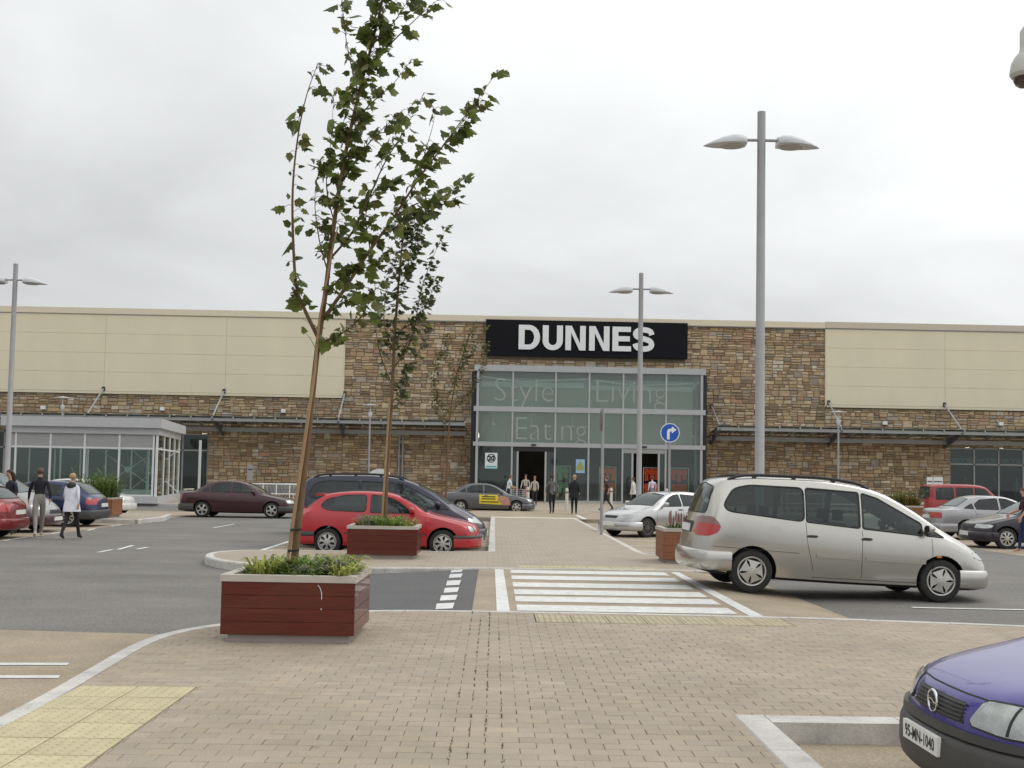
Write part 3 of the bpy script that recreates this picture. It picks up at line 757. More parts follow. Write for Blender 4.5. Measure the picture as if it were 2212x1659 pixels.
# posters on the ground-floor glass
def poster(px0, py0, px1, py1, label):
    a = P(px0, py0, YE-.03); b = P(px1, py1, YE-.03)
    t = thing('poster', label, 'poster', ((a.x+b.x)/2, YE-.03, b.z)); return t, a.x, b.x, b.z, a.z
m_paper = mat('poster_paper', (0.74, 0.77, 0.80), .6); m_teal = mat('poster_teal', (0.12, 0.42, 0.45), .6)
t, x0, x1, z0, z1 = poster(1048, 978, 1074, 1013, 'white sale poster with black disc and number on the left entrance pane')
MB().box((x0, YE-.03, z0), (x1, YE-.012, z1)).build('sheet', m_paper, t, world=True)
cxp, czp, rr = (x0+x1)/2, z0+(z1-z0)*.66, (x1-x0)*.36
dk = MB(); n = 24
dk.add([(cxp+math.cos(2*math.pi*k/n)*r_, YE-.034, czp+math.sin(2*math.pi*k/n)*r_) for r_ in (rr, rr*.80) for k in range(n)], [(k, (k+1) % n, n+(k+1) % n, n+k) for k in range(n)])
dk.build('disc', m_black, t, world=True)
_d = text_on('20', 0, 0, rr*1.5, 0, m_black, t, 'number', thin=.02)
for v in _d.data.vertices: v.co = Vector((cxp-rr*.72+v.co.x*.95-6*0, YE-.036, czp-rr*.5+v.co.z))
_d.matrix_parent_inverse = Matrix.Translation(-Vector(t.location))
MB().box((x0+.06, YE-.034, z0+.1), (x1-.06, YE-.031, z0+.2)).box((x0, YE-.034, z0), (x1, YE-.031, z0+.06)).build('band', m_teal, t, world=True)
t, x0, x1, z0, z1 = poster(1244, 992, 1263, 1022, 'small blue and green poster on the middle entrance pane')
MB().box((x0, YE-.03, z0), (x1, YE-.012, z1)).build('sheet', mat('poster_blue', (0.30, 0.50, 0.66), .6), t, world=True)
mb = MB(); mb.add([(x0+.04, YE-.034, z0+.18), (x1-.04, YE-.034, z0+.18), (x1-.06, YE-.034, z0+.42), ((x0+x1)/2, YE-.034, z1-.1), (x0+.06, YE-.034, z0+.42)], [(0, 1, 2, 3, 4)]); mb.build('print', mat('poster_green', (0.33, 0.36, 0.10), .6), t, world=True)
# things inside the doors: racks of red and orange clothes
m_rail = mat('rail_chrome', (0.5, 0.5, 0.5), .3, metal=.8)
def rack(x, y, w_, col, label):
    t = thing('clothes_rack', label, 'clothes rack', (x, y, 0.02)); c = mat('cloth_%d' % int(col[1]*1000+col[0]*77), col, .9, vary=.3, vscale=6)
    f = MB(); f.bar((-w_/2, 0, 0), (-w_/2, 0, 2.35), .04); f.bar((w_/2, 0, 0), (w_/2, 0, 2.35), .04); f.bar((-w_/2, 0, 2.35), (w_/2, 0, 2.35), .04); f.build('frame', m_rail, t)
    xx = -w_/2+.06; n = 0
    while xx < w_/2-.2:
        for zt_g, hh in ((2.3, .85), (1.3, .8)):
            g = MB(); wv = random.uniform(.30, .38); yy = -.06-.02*(n % 2); h_ = hh*random.uniform(.85, 1.05); m0 = xx+wv/2
            fr_ = [(m0-.05, zt_g), (m0+.05, zt_g), (m0+wv/2, zt_g-.07), (m0+wv/2+.03, zt_g-.38), (m0+wv/2-.05, zt_g-.4), (m0+wv/2-.02, zt_g-h_), (m0-wv/2+.02, zt_g-h_), (m0-wv/2+.05, zt_g-.4), (m0-wv/2-.03, zt_g-.38), (m0-wv/2, zt_g-.07)]
            k_ = len(fr_); g.add([(a, yy, b) for a, b in fr_]+[(a, yy+.07, b) for a, b in fr_], [tuple(range(k_)), tuple(reversed(range(k_, 2*k_)))]+[(i, (i+1) % k_, k_+(i+1) % k_, k_+i) for i in range(k_)])
            g.build('garment', c, t)
        xx += .34; n += 1
    return t
rack(P(1312, 1050, 73).x, 72.9, 1.1, (0.85, 0.14, 0.03), 'rack of orange red clothes behind the right middle entrance pane')
rack(P(1467, 1050, 73).x, 72.9, 1.2, (0.80, 0.07, 0.04), 'rack of red clothes behind the rightmost entrance pane')
rack(P(1395, 1030, 76).x, 73.6, 1.0, (0.75, 0.10, 0.03), 'rack of red clothes seen through the right hand doors')
rack(P(1215, 1050, 74).x, 73.2, 0.9, (0.20, 0.34, 0.12), 'rack of green clothes behind the pane beside the left doors')

# ---- shop windows ---------------------------------------------------------------------------------------
def shop_window(x0, x1, step, nm):
    f = MB(); zt2 = WZ-.02; n = round((x1-x0)/step); xs = [x0+(x1-x0)*i/n for i in range(n+1)]
    for x in xs: f.box((x-.05, YF+.12, .3), (x+.05, YF+.28, zt2))
    f.box((x0, YF+.1, .0), (x1, YF+.3, .3)); f.box((x0, YF+.12, 2.95), (x1, YF+.27, 3.05)); f.box((x0, YF+.12, zt2-.1), (x1, YF+.27, zt2))
    fo = f.build('shop_window', m_alu_d, store, world=True)
    for a, b in zip(xs, xs[1:]):
        for z0, z1 in ((.302, 2.948), (3.052, zt2-.102)): MB().box((a+.052, YF+.18, z0), (b-.052, YF+.2, z1)).build('pane', m_gl_dark, fo)
    return fo
shop_window(-38, LW[1]-.02, 1.68, 'l'); rwf = shop_window(RW[0]+.02, 41, 1.72, 'r')
MB().box((-44, YF+.05, 0), (-38, YF+.5, WZ)).build('infill_wall', m_mortar, store, world=True); MB().box((41, YF+.05, 0), (48, YF+.5, WZ)).build('infill_wall', m_mortar, store, world=True)
fz = MB(); x = 31.1
while x < 40.8:                             # poster frieze with small dark blocks above the right windows' transom
    fz.box((x, YF+.24, 3.08), (x+1.5, YF+.26, 3.42), 0); fz.box((x+.5, YF+.232, 3.16), (x+.68, YF+.238, 3.34), 1); fz.box((x+.8, YF+.232, 3.16), (x+.98, YF+.238, 3.34), 1); x += 1.72
fz.build('window_frieze', [mat('frieze_grey', (0.3, 0.32, 0.32), .8), m_dark], store, world=True)

# ---- canopies -------------------------------------------------------------------------------------------
def canopy(x0, x1, rods, label):
    t = thing('glass_canopy', label, 'canopy', ((x0+x1)/2, YF, 4.3)); yf_ = YF-2.9
    MB().box((x0, yf_-.09, 4.86), (x1, yf_+.09, 5.06)).build('front_beam', m_alu_d, t, world=True)
    MB().box((x0, YF-.75, 4.28), (x1, YF-.6, 4.56)).build('rear_beam', m_alu_d, t, world=True)
    n = round((x1-x0)/1.35)
    for i in range(n):
        a, b = x0+(x1-x0)*i/n+.03, x0+(x1-x0)*(i+1)/n-.03
        mb = MB(); zf, zb_ = 5.16, 4.78; mb.add([(a, yf_-.25, zf), (b, yf_-.25, zf), (b, YF-.12, zb_), (a, YF-.12, zb_), (a, yf_-.25, zf+.02), (b, yf_-.25, zf+.02), (b, YF-.12, zb_+.02), (a, YF-.12, zb_+.02)],
               [(3, 2, 1, 0), (4, 5, 6, 7), (0, 1, 5, 4), (2, 3, 7, 6), (1, 2, 6, 5), (3, 0, 4, 7)]); mb.build('glass_panel', m_gl_can, t, world=True)
        mb = MB(); xx = b+.03; mb.bar((xx, yf_-.2, 5.09), (xx, YF-.12, 4.70), .07, .12); mb.build('rafter', m_alu, t, world=True)
    for x in rods:
        mb = MB(); e = .07
        mb.add([(x-e, yf_-.12, 4.84), (x+e, yf_-.12, 4.84), (x+e, YF-.1, 4.0), (x-e, YF-.1, 4.0), (x-e, yf_-.12, 4.98), (x+e, yf_-.12, 4.98), (x+e, YF-.1, 4.5), (x-e, YF-.1, 4.5)],
               [(3, 2, 1, 0), (4, 5, 6, 7), (0, 1, 5, 4), (2, 3, 7, 6), (1, 2, 6, 5), (3, 0, 4, 7)]); mb.build('bracket', mat('bracket_grey', (.11, .115, .125), .5), t, world=True)
        MB().tube([(x, yf_, 5.2), (x, YF-.22, 7.0 if abs(x-14.5) > 1 else 6.6)], .055, 8).build('tie_rod', m_alu, t, smooth=40, world=True)
        MB().box((x-.09, YF-.26, (7.0 if abs(x-14.5) > 1 else 6.6)-.15), (x+.09, YF-.17, (7.0 if abs(x-14.5) > 1 else 6.6)+.15)).build('rod_plate', m_dark, t, world=True)
canopy(-40.0, -1.95, (-34.4, -26.3, -18.25, -10.15), 'steel and glass canopy along the wall left of the entrance')
canopy(14.45, 44.0, (14.6, 22.55, 30.45, 38.5), 'steel and glass canopy along the wall right of the entrance')
m_wl = mat('wall_lamp_white', (0.85, 0.85, 0.84), .4)
for px, py, wh in ((95, 882, 'at the far left, above the pavilion roof'), (352, 884.5, 'above the right end of the pavilion'), (613, 889, 'just left of the tree trunk'), (1910, 915, 'nearer the entrance on the right'), (2160, 917, 'at the far right')):
    p = P(px, py, YF-.1); wl = thing('wall_lamp', 'small white lamp on the stone wall '+wh, 'wall lamp', (p.x, YF-.1, p.z-.1), group='white lamps on the stone wall')
    MB().box((-.14, -.24, 0.02), (.14, 0.04, .26)).build('housing', m_wl, wl); MB().box((-.09, -.2, -.03), (.09, 0.0, .018)).build('lens', m_dark, wl)

# ---- glazed pavilion in front, left ---------------------------------------------------------------------
pv = thing('glazed_pavilion', 'grey flat roofed glass pavilion standing in front of the store at left', 'pavilion', (-20, 57, 0))
m_pvg = mat('pavilion_grey', (0.50, 0.50, 0.51), .5, vary=.05); m_pvp = mat('pavilion_panel', (0.36, 0.355, 0.355), .55, vary=.05)
m_pvw = mat('pavilion_white', (0.72, 0.73, 0.72), .5)
FY, BYp = 53.7, 62.0; PX0, PX1, PB = -23.6, -16.45, -17.75
def quad_ring(o_, z0, z1, m, nm): MB().prism(o_, z0, z1).build(nm, m, pv, world=True)
quad_ring([(PX0-.3, FY-.35), (PX1+.3, FY-.35), (PB+.35, BYp), (PX0-.3, BYp)], 3.66, 4.12, m_pvg, 'roof_fascia')
quad_ring([(PX0-.1, FY-.12), (PX1+.1, FY-.12), (PB+.12, BYp-.1), (PX0-.1, BYp-.1)], 3.34, 3.658, m_pvg, 'fascia_band')
quad_ring([(PX0-.1, FY-.15), (PX1+.15, FY-.15), (PB+.15, BYp), (PX0-.1, BYp)], 0.0, .34, m_pvg, 'plinth')
mp = [P(px, 1000, FY).x for px in (33, 108, 182, 257, 331)]
fr = MB()
for x in [PX0]+mp: fr.box((x-.045, FY-.04, .342), (x+.045, FY+.06, 3.338))
fr.box((PX0, FY-.03, 2.62), (mp[-1], FY+.05, 2.70)); fr.box((PX0, FY-.03, .342), (mp[-1], FY+.05, .42))
sd_ = Vector((PB-PX1, BYp-FY, 0)); 
for k in (0.0, .28, .52, .76, 1.0):
    q = Vector((PX1, FY+.02, 0))+sd_*k*.985; fr.box((q.x-.05, q.y-.05, .342), (q.x+.05, q.y+.05, 3.338))
fr.bar((PX1, FY+.05, 2.66), (PB, BYp-.1, 2.66), .08); fr.build('frame', m_pvw, pv, world=True)
for a, b in zip([PX0]+mp, mp+[PX1]):
    dark = b == PX1
    MB().box((a+.047, FY, .422), (b-.047, FY+.02, 2.618)).build('pane', m_gl_dark if dark else m_gl, pv, world=True)
    MB().box((a+.047, FY-.005, 2.702), (b-.047, FY+.02, 3.336)).build('grey_panel', m_dark if dark else m_pvp, pv, world=True)
for k0, k1 in ((.01, .275), (.285, .515), (.525, .755), (.765, .975)):
    a = Vector((PX1, FY+.02, 0))+sd_*k0; b = Vector((PX1, FY+.02, 0))+sd_*k1
    for z0, z1 in ((.345, 2.60), (2.72, 3.336)):
        mb = MB(); mb.bar((a.x, a.y, (z0+z1)/2), (b.x, b.y, (z0+z1)/2), .02, z1-z0); mb.build('side_pane', m_gl, pv, world=True)
br_ = MB()
for (xa, xb, yy) in ((mp[2]+.05, mp[4], FY+1.3), (mp[3]-.6, PX1+.1, FY+3.4)):
    xm = (xa+xb)/2
    br_.tube([(xa, yy, .5), (xb, yy, 2.75)], .025, 6); br_.tube([(xa, yy, 2.75), (xb, yy, .5)], .025, 6)
    br_.lathe([(.0, -.05), (.16, -.05), (.16, .05), (.0, .05)], 12, axis='Y', at=(xm, yy, 1.62))
br_.build('cross_brace', m_pvw, pv, world=True)
for x in (mp[0]+.5, mp[1]+.6, mp[2]+.55, mp[4]+.1): MB().box((x-.06, BYp-.3, .342), (x+.06, BYp-.2, 3.338)).build('rear_post', m_pvw, pv, world=True)

for dx_ in (-.12, .12):
    MB().tube([(-6.3+dx_, YF-.2, 0), (-6.3+dx_, YF-.2, 4.2)], .06, 8).build('downpipe', m_alu_d, store, smooth=40, world=True)

m_lit = mat('lit_ceiling_and_fill_lamp', (1, .95, .85), .5, emit=((1.0, .9, .72), 9.0))
for x in (-21.0, -20.2, -1.0, 1.6, 4.0, 6.6, 9.2, 11.6, 13.6, 32, 34.5, 37):  # left window lamps are real; the rest are added to brighten the interior
    for y_ in (76.2, 79.6):
        dl = MB().lathe([(.001, 0), (.13, 0), (.15, .06), (.15, .32), (.001, .32)], 10, at=(x, y_, 4.26)); dl.build('ceiling_and_fill_lamp', m_lit if True else m_dark, store, world=True)

# ================================================================== CARS
def pchip(pts):
    xs = [p[0] for p in pts]; ys = [p[1] for p in pts]; n = len(xs)
    h = [xs[i+1]-xs[i] for i in range(n-1)]; d = [(ys[i+1]-ys[i])/h[i] for i in range(n-1)]
    m = [d[0]]+[0 if d[i-1]*d[i] <= 0 else 3*(h[i-1]+h[i])/((2*h[i]+h[i-1])/d[i-1]+(h[i]+2*h[i-1])/d[i]) for i in range(1, n-1)]+[d[-1]]
    def f(x):
        if x <= xs[0]: return ys[0]
        if x >= xs[-1]: return ys[-1]
        i = 0
        while xs[i+1] < x: i += 1
        t = (x-xs[i])/h[i]
        return ((1+2*t)*(1-t)**2*ys[i]+t*(1-t)**2*h[i]*m[i]+t*t*(3-2*t)*ys[i+1]+t*t*(t-1)*h[i]*m[i+1])
    return f
m_cglass = glass('car_glass', (0.22, 0.27, 0.27), 0.97)
m_inter = mat('car_interior', (0.035, 0.035, 0.037), .8); m_seat = mat('seat_fabric', (0.06, 0.062, 0.07), .9, vary=.2, vscale=8)
m_cglass2 = glass('car_glass_light', (0.50, 0.58, 0.56), 0.96)
m_ctrim = mat('car_trim', (0.02, 0.02, 0.021), 0.5)
m_plast = mat('bumper_plastic', (0.055, 0.053, 0.05), 0.5, vary=.15, vscale=5)
m_under = mat('underbody', (0.012, 0.012, 0.012), 0.9)
m_tyre = mat('tyre', (0.022, 0.021, 0.02), 0.8, vary=.2, vscale=9)
m_rim = mat('rim_silver', (0.52, 0.51, 0.48), 0.38, metal=0.55, vary=.1, vscale=8)
m_rimd = mat('rim_shadow', (0.02, 0.018, 0.017), 0.7)
m_lens = mat('lamp_lens', (0.42, 0.44, 0.42), 0.15, metal=0.75, coat=1.0, vary=.3, vscale=9, bump=.12, bscale=30)
m_red = mat('tail_lens', (0.42, 0.012, 0.012), 0.12, coat=1.0)
m_smoke = mat('tail_lens_upper', (0.20, 0.10, 0.09), 0.15, coat=1.0)
m_plate = mat('number_plate', (0.78, 0.78, 0.74), 0.4)
m_plate_edge = mat('plate_text', (0.015, 0.02, 0.02), 0.5)
m_chrome = mat('chrome', (0.75, 0.75, 0.76), 0.12, metal=1.0)
m_seam = mat('panel_gap', (0.02, 0.02, 0.02), 0.8)
def paint(name, col, metal=0.0, rough=0.35):
    return mat(name, col, rough, metal=metal, coat=.7, spec=.4, vary=.04, vscale=2.0)

def chaikin(poly, it=2):
    """rounds the corners: the more, the larger `it`"""
    rad = {1: .035, 2: .09}.get(it, .06); o = []; n = len(poly)
    for i in range(n):
        a, p, b = Vector(poly[i-1]), Vector(poly[i]), Vector(poly[(i+1) % n]); la, lb = (a-p).length, (b-p).length
        q = p+(a-p)*min(rad/la, .45); r_ = p+(b-p)*min(rad/lb, .45)
        for t in (0, .25, .5, .75, 1): o.append(tuple(q*(1-t)**2+p*2*t*(1-t)+r_*t*t))
    return o
def grow(poly, d):
    cx_ = sum(p[0] for p in poly)/len(poly); cy_ = sum(p[1] for p in poly)/len(poly)
    hx = max(abs(p[0]-cx_) for p in poly); hy = max(abs(p[1]-cy_) for p in poly)
    return [(cx_+(p[0]-cx_)*(hx+d)/hx, cy_+(p[1]-cy_)*(hy+d)/hy) for p in poly]

class Car:
    def __init__(s, spec, pm, name, label, cat, px=None):
        s.S = spec; s.L = spec['L']; s.W2 = spec['W']/2; s.pm = pm
        s.zt = pchip(spec['zt']); s.zs = pchip(spec['zs']); s.zb = pchip(spec['zb']); s.hw = pchip(spec['hw']); s.ht = pchip(spec['ht'])
        s.root = thing(name, label, cat); s.cuts = []
        s.make_body()
    def sec(s, u):
        hw = s.hw(u)*s.W2; zb = s.zb(u); zt = s.zt(u); zs = min(s.zs(u), zt-.035); ht = s.ht(u)*hw
        p = [(0, zb), (hw*.70, zb), (hw*.88, zb+.012), (hw*.945, zb+.05)]
        a = zb+.05
        for k in range(1, 8):
            t = k/7; p.append((hw*(1-.05*((t-.52)/.52)**2-(.012 if k == 7 else 0)), a+(zs-a)*t))
        ys = p[-1][0]; e = min(.075, (zt-zs)*.55)
        for k in range(1, 5):
            t = k/4; p.append((ys+(ht-ys)*(t**1.12)+.05*math.sin(math.pi*t)*(zt-zs)*.35, zs+(zt-e-zs)*t))
        p += [(ht*.955, zt-e*.48), (ht*.86, zt-e*.2), (ht*.62, zt-e*.06), (ht*.3, zt-e*.01), (0, zt)]
        return p
    def dx(s, u, y):
        k = (abs(y)/s.W2)
        return u + s.S.get('kf', .28)*k**2.7*math.exp(-u/.5) - s.S.get('kr', .22)*k**2.7*math.exp(-(s.L-u)/.45)
    def X(s, u): return s.L/2-u
    def make_body(s):
        L = s.L; us = [0, .012, .03, .055, .09, .13, .18, .24, .31, .39]
        u = .47
        while u < L-.5: us.append(u); u += .085
        us += [L-q for q in (.47, .39, .31, .24, .18, .13, .09, .055, .03, .012, 0)]
        mb = MB(); n = None; rows = []
        for u in us:
            h = s.sec(u); ring = [(y, z) for y, z in h]+[(-y, z) for y, z in h[-2:0:-1]]
            n = len(ring); rows.append([len(mb.v)+i for i in range(n)])
            mb.v += [(s.X(s.dx(u, y)), y, z) for y, z in ring]
        for a, b in zip(rows, rows[1:]):
            for i in range(n):
                j = (i+1) % n; mb.f.append((a[i], b[i], b[j], a[j])); mb.m.append(0); mb.c.append(None)
        mb.f.append(tuple(rows[0])); mb.m.append(0); mb.c.append(None)
        mb.f.append(tuple(reversed(rows[-1]))); mb.m.append(0); mb.c.append(None)
        me = mb.mesh('body', [s.pm, m_under])
        bm = bmesh.new(); bm.from_mesh(me); bmesh.ops.recalc_face_normals(bm, faces=bm.faces); bm.to_mesh(me); bm.free()
        body = bpy.data.objects.new('body', me); link(body, s.root)
        ct = MB(); Rw = s.S['R']
        for uw in s.S['wheels']:
            for sd in (-1, 1):
                ra = Rw+s.S.get('arch', .045); nn = 28; b0 = len(ct.v)
                for yy in (s.W2-.30, s.W2+.3):
                    for k in range(nn): ct.v.append((s.X(uw)+math.cos(2*math.pi*k/nn)*ra, sd*yy, Rw+.01+math.sin(2*math.pi*k/nn)*ra))
                for k in range(nn):
                    k2 = (k+1) % nn; ct.f.append((b0+k, b0+k2, b0+nn+k2, b0+nn+k)); ct.m.append(1); ct.c.append(None)
                ct.f.append(tuple(b0+k for k in reversed(range(nn)))); ct.m.append(1); ct.c.append(None)
                ct.f.append(tuple(b0+nn+k for k in range(nn))); ct.m.append(1); ct.c.append(None)
        cm = ct.mesh('cut', [s.pm, m_under]); bm = bmesh.new(); bm.from_mesh(cm); bmesh.ops.recalc_face_normals(bm, faces=bm.faces); bm.to_mesh(cm); bm.free()
        co = bpy.data.objects.new('cut', cm); COL.objects.link(co)
        md = body.modifiers.new('b', 'BOOLEAN'); md.object = co; md.operation = 'DIFFERENCE'; md.solver = 'EXACT'
        dg = bpy.context.evaluated_depsgraph_get(); me2 = bpy.data.meshes.new_from_object(body.evaluated_get(dg))
        body.modifiers.clear(); body.data = me2; bpy.data.objects.remove(co)
        for p in me2.polygons: 
            if p.normal.z < -.7 and p.center.z < s.S['R']: p.material_index = 1
        me2.polygons.foreach_set('use_smooth', [True]*len(me2.polygons)); me2.set_sharp_from_angle(angle=R(38))
        s.body = body
        s.bvh = BVHTree.FromPolygons(mb.v, mb.f)
    # ---- pieces laid on the body --------------------------------------------------------------------
    def cast(s, axis, a, b, sgn):
        if axis == 'side': o, d = Vector((s.X(a), sgn*4, b)), Vector((0, -sgn, 0))
        elif axis == 'end': o, d = Vector((sgn*9, a, b)), Vector((-sgn, 0, 0))
        else: o, d = Vector((s.X(a), b, 6)), Vector((0, 0, -1))
        h = s.bvh.ray_cast(o, d)
        if h[0] is None: return None
        nn = h[1] if h[1].dot(d) < 0 else -h[1]
        return h[0], nn
    def patch(s, name, axis, poly, m, sgn=1, off=.006, na=10, nb=4, parent=None, rnd=0, thick=.02, mats=None):
        if rnd: poly = chaikin(poly, rnd)
        a0 = min(p[0] for p in poly); a1 = max(p[0] for p in poly); e = (a1-a0)*.002
        mb = MB(); grid = []
        for i in range(na+1):
            a = a0+e+(a1-a0-2*e)*i/na; zs = []
            for p, q in zip(poly, poly[1:]+poly[:1]):
                if (p[0]-a)*(q[0]-a) <= 0 and abs(p[0]-q[0]) > 1e-9: zs.append(p[1]+(q[1]-p[1])*(a-p[0])/(q[0]-p[0]))
            if not zs: grid.append(None); continue
            lo, hi = min(zs), max(zs); r_ = []
            for k in range(nb+1):
                h = s.cast(axis, a, lo+(hi-lo)*k/nb, sgn)
                if h is None: r_ = None; break
                r_.append((len(mb.v), h)); mb.v.append(tuple(h[0]+h[1]*off))
            grid.append(r_)
        g = [r_ for r_ in grid if r_]
        if len(g) < 2: return None
        def quad(f, mi=0): mb.f.append(f); mb.m.append(mi); mb.c.append(None)
        for i in range(len(g)-1):
            for k in range(nb):
                quad((g[i][k][0], g[i+1][k][0], g[i+1][k+1][0], g[i][k+1][0]), 0 if not mats else (1 if k >= nb*mats else 0))
        border = [r_[0] for r_ in g]+[p for p in g[-1][1:]]+[r_[-1] for r_ in g[-2::-1]]+[p for p in g[0][-2:0:-1]]
        low = []
        for idx, h in border: low.append(len(mb.v)); mb.v.append(tuple(h[0]-h[1]*thick))
        for i in range(len(border)):
            j = (i+1) % len(border); quad((border[i][0], low[i], low[j], border[j][0]))
        o = mb.build(name, m, parent or s.root)
        bm = bmesh.new(); bm.from_mesh(o.data); bmesh.ops.recalc_face_normals(bm, faces=bm.faces)
        hh = g[len(g)//2][nb//2][1]; c = sum((f.normal*f.calc_area() for f in bm.faces if f.normal.dot(hh[1]) > .3), Vector())
        if c.dot(hh[1]) <= 0: bmesh.ops.reverse_faces(bm, faces=bm.faces)
        bm.to_mesh(o.data); bm.free()
        o.data.polygons.foreach_set('use_smooth', [True]*len(o.data.polygons)); o.data.set_sharp_from_angle(angle=R(35))
        return o
    def window(s, name, axis, poly, sgn=1, m=None, rnd=2, na=14, nb=5, trim=.018):
        w_ = s.patch(name, axis, poly, m or m_cglass, sgn, .005, na, nb, rnd=rnd)
        pr = chaikin(poly, rnd) if rnd else poly
        if axis == 'end' or sgn > 0: s.cuts.append((axis, sgn, grow(pr, -.006)))
        if trim and w_:
            pts = []
            for i, p in enumerate(pr):
                q = pr[(i+1) % len(pr)]; k = max(1, int(math.dist(p, q)/.12))
                for t in range(k):
                    h = s.cast(axis, p[0]+(q[0]-p[0])*t/k, p[1]+(q[1]-p[1])*t/k, sgn)
                    if h: pts.append(h[0]+h[1]*.002)
            pts = [p for i, p in enumerate(pts) if (p-pts[i-1]).length > .004]
            MB().tube(pts+[pts[0]], trim*.55, 6, caps=False).build('seal', m_ctrim, w_, smooth=60)
        return w_
    def bumper(s, front, z0, z1, m, proud=.04, back=.55, name='bumper'):
        """a band that follows the body's outline in plan, from wheel arch to wheel arch"""
        sg = 1 if front else -1; L = s.L; ra = s.S['R']+s.S.get('arch', .045)+.012
        back = (s.S['wheels'][0] if front else L-s.S['wheels'][1])-ra
        U = lambda d: d if front else L-d
        y0 = s.hw(U(0))*s.W2*.985; half = [(0, y0*k/9) for k in range(9)]+[(0.0, y0*.97)]
        n = 9; half += [(back*(k/n)**1.3, s.hw(U(back*(k/n)**1.3))*s.W2*.992) for k in range(1, n+1)]
        pl = [(d, -y) for d, y in half[:0:-1]]+half
        pl = [Vector((s.X(s.dx(U(d), y)), y)) for d, y in pl]
        prof = [(0, -.6), (.03, .35), (.12, .8), (.3, 1.0), (.55, 1.0), (.8, .9), (.93, .6), (.985, .2), (1.0, -.6)]
        mb = MB(); g = []
        for i, p in enumerate(pl):
            d = (pl[min(i+1, len(pl)-1)]-pl[max(i-1, 0)]).normalized(); nn = Vector((d.y, -d.x))*sg
            r_ = []
            for f, k in prof:
                q = p+nn*(proud*k); r_.append(len(mb.v)); mb.v.append((q.x, q.y, z0+(z1-z0)*f))
            g.append(r_)
        for a, b in zip(g, g[1:]):
            for k in range(len(prof)-1): mb.f.append((a[k], b[k], b[k+1], a[k+1])); mb.m.append(0); mb.c.append(None)
        for r_ in (g[0], g[-1]): mb.f.append(tuple(r_)); mb.m.append(0); mb.c.append(None)
        o = mb.build(name, m, s.root); bm = bmesh.new(); bm.from_mesh(o.data); bmesh.ops.recalc_face_normals(bm, faces=bm.faces)
        if sum((f.normal.x*f.calc_area()*sg for f in bm.faces)) < 0: bmesh.ops.reverse_faces(bm, faces=bm.faces)
        bm.to_mesh(o.data); bm.free(); o.data.polygons.foreach_set('use_smooth', [True]*len(o.data.polygons)); o.data.set_sharp_from_angle(angle=R(50)); return o
    def wheels(s, style=(5, .5, .62), steer=0):
        Rw = s.S['R']; n, wa, wb = style; T = .19
        ty = MB(); ty.lathe([(Rw*.66, .085), (Rw*.70, .098), (Rw*.86, .102), (Rw*.955, .09), (Rw*.995, .06), (Rw, .03), (Rw, -.05), (Rw*.97, -.09), (Rw*.7, -.1), (Rw*.66, -.09)], 36, axis='Y')
        ty.lathe([(Rw*.665, .05), (0.001, .05)], 24, axis='Y', mi=1)
        tm = ty.mesh('wheel', [m_tyre, m_rimd], 40)
        rm = MB(); ro = Rw*.685; rm.lathe([(ro, .045), (ro, .096), (ro*.965, .104), (ro*.90, .098), (ro*.88, .05)], 36, axis='Y')
        ri = ro*.90; hub = ro*.34
        rm.lathe([(hub*1.05, .06), (hub, .10), (hub*.5, .108), (.001, .108)], 20, axis='Y')
        for k in range(n):
            a = 2*math.pi*k/n+math.pi/2; pa = math.pi/n*wa; pb = math.pi/n*wb; q = []
            for rr_, an, yy in ((hub*.9, a-pa*1.0, .102), (hub*.9, a+pa*1.0, .102), (ri*.75, a+pa*.92, .104), (ri, a+pb, .092), (ri*1.0, a-pb, .092), (ri*.75, a-pa*.92, .104)):
                q.append((math.cos(an)*rr_, yy, math.sin(an)*rr_))
            q2 = [(x, yy-.03, z) for x, yy, z in q]
            rm.add(q+q2, [(0, 1, 2, 3, 4, 5)]+[(i, 6+i, 6+(i+1) % 6, (i+1) % 6) for i in range(6)])
        for k in range(5):
            a = 2*math.pi*k/5; rm.lathe([(.011, .106), (.011, .114), (.001, .114)], 6, axis='Y', at=(math.cos(a)*hub*.62, 0, math.sin(a)*hub*.62))
        rmm = rm.mesh('rim', s.S.get('rim', m_rim), 40)
        bm = bmesh.new(); bm.from_mesh(rmm); bmesh.ops.recalc_face_normals(bm, faces=bm.faces); bm.to_mesh(rmm); bm.free()
        for i, uw in enumerate(s.S['wheels']):
            for sd in (1, -1):
                wo_ = inst('wheel', tm, s.root, (s.X(uw), sd*(s.W2-.115), Rw), rot=(0, random.uniform(0, 1.2), (0 if sd > 0 else math.pi)+(steer if i == 0 else 0)))
                inst('rim', rmm, wo_)
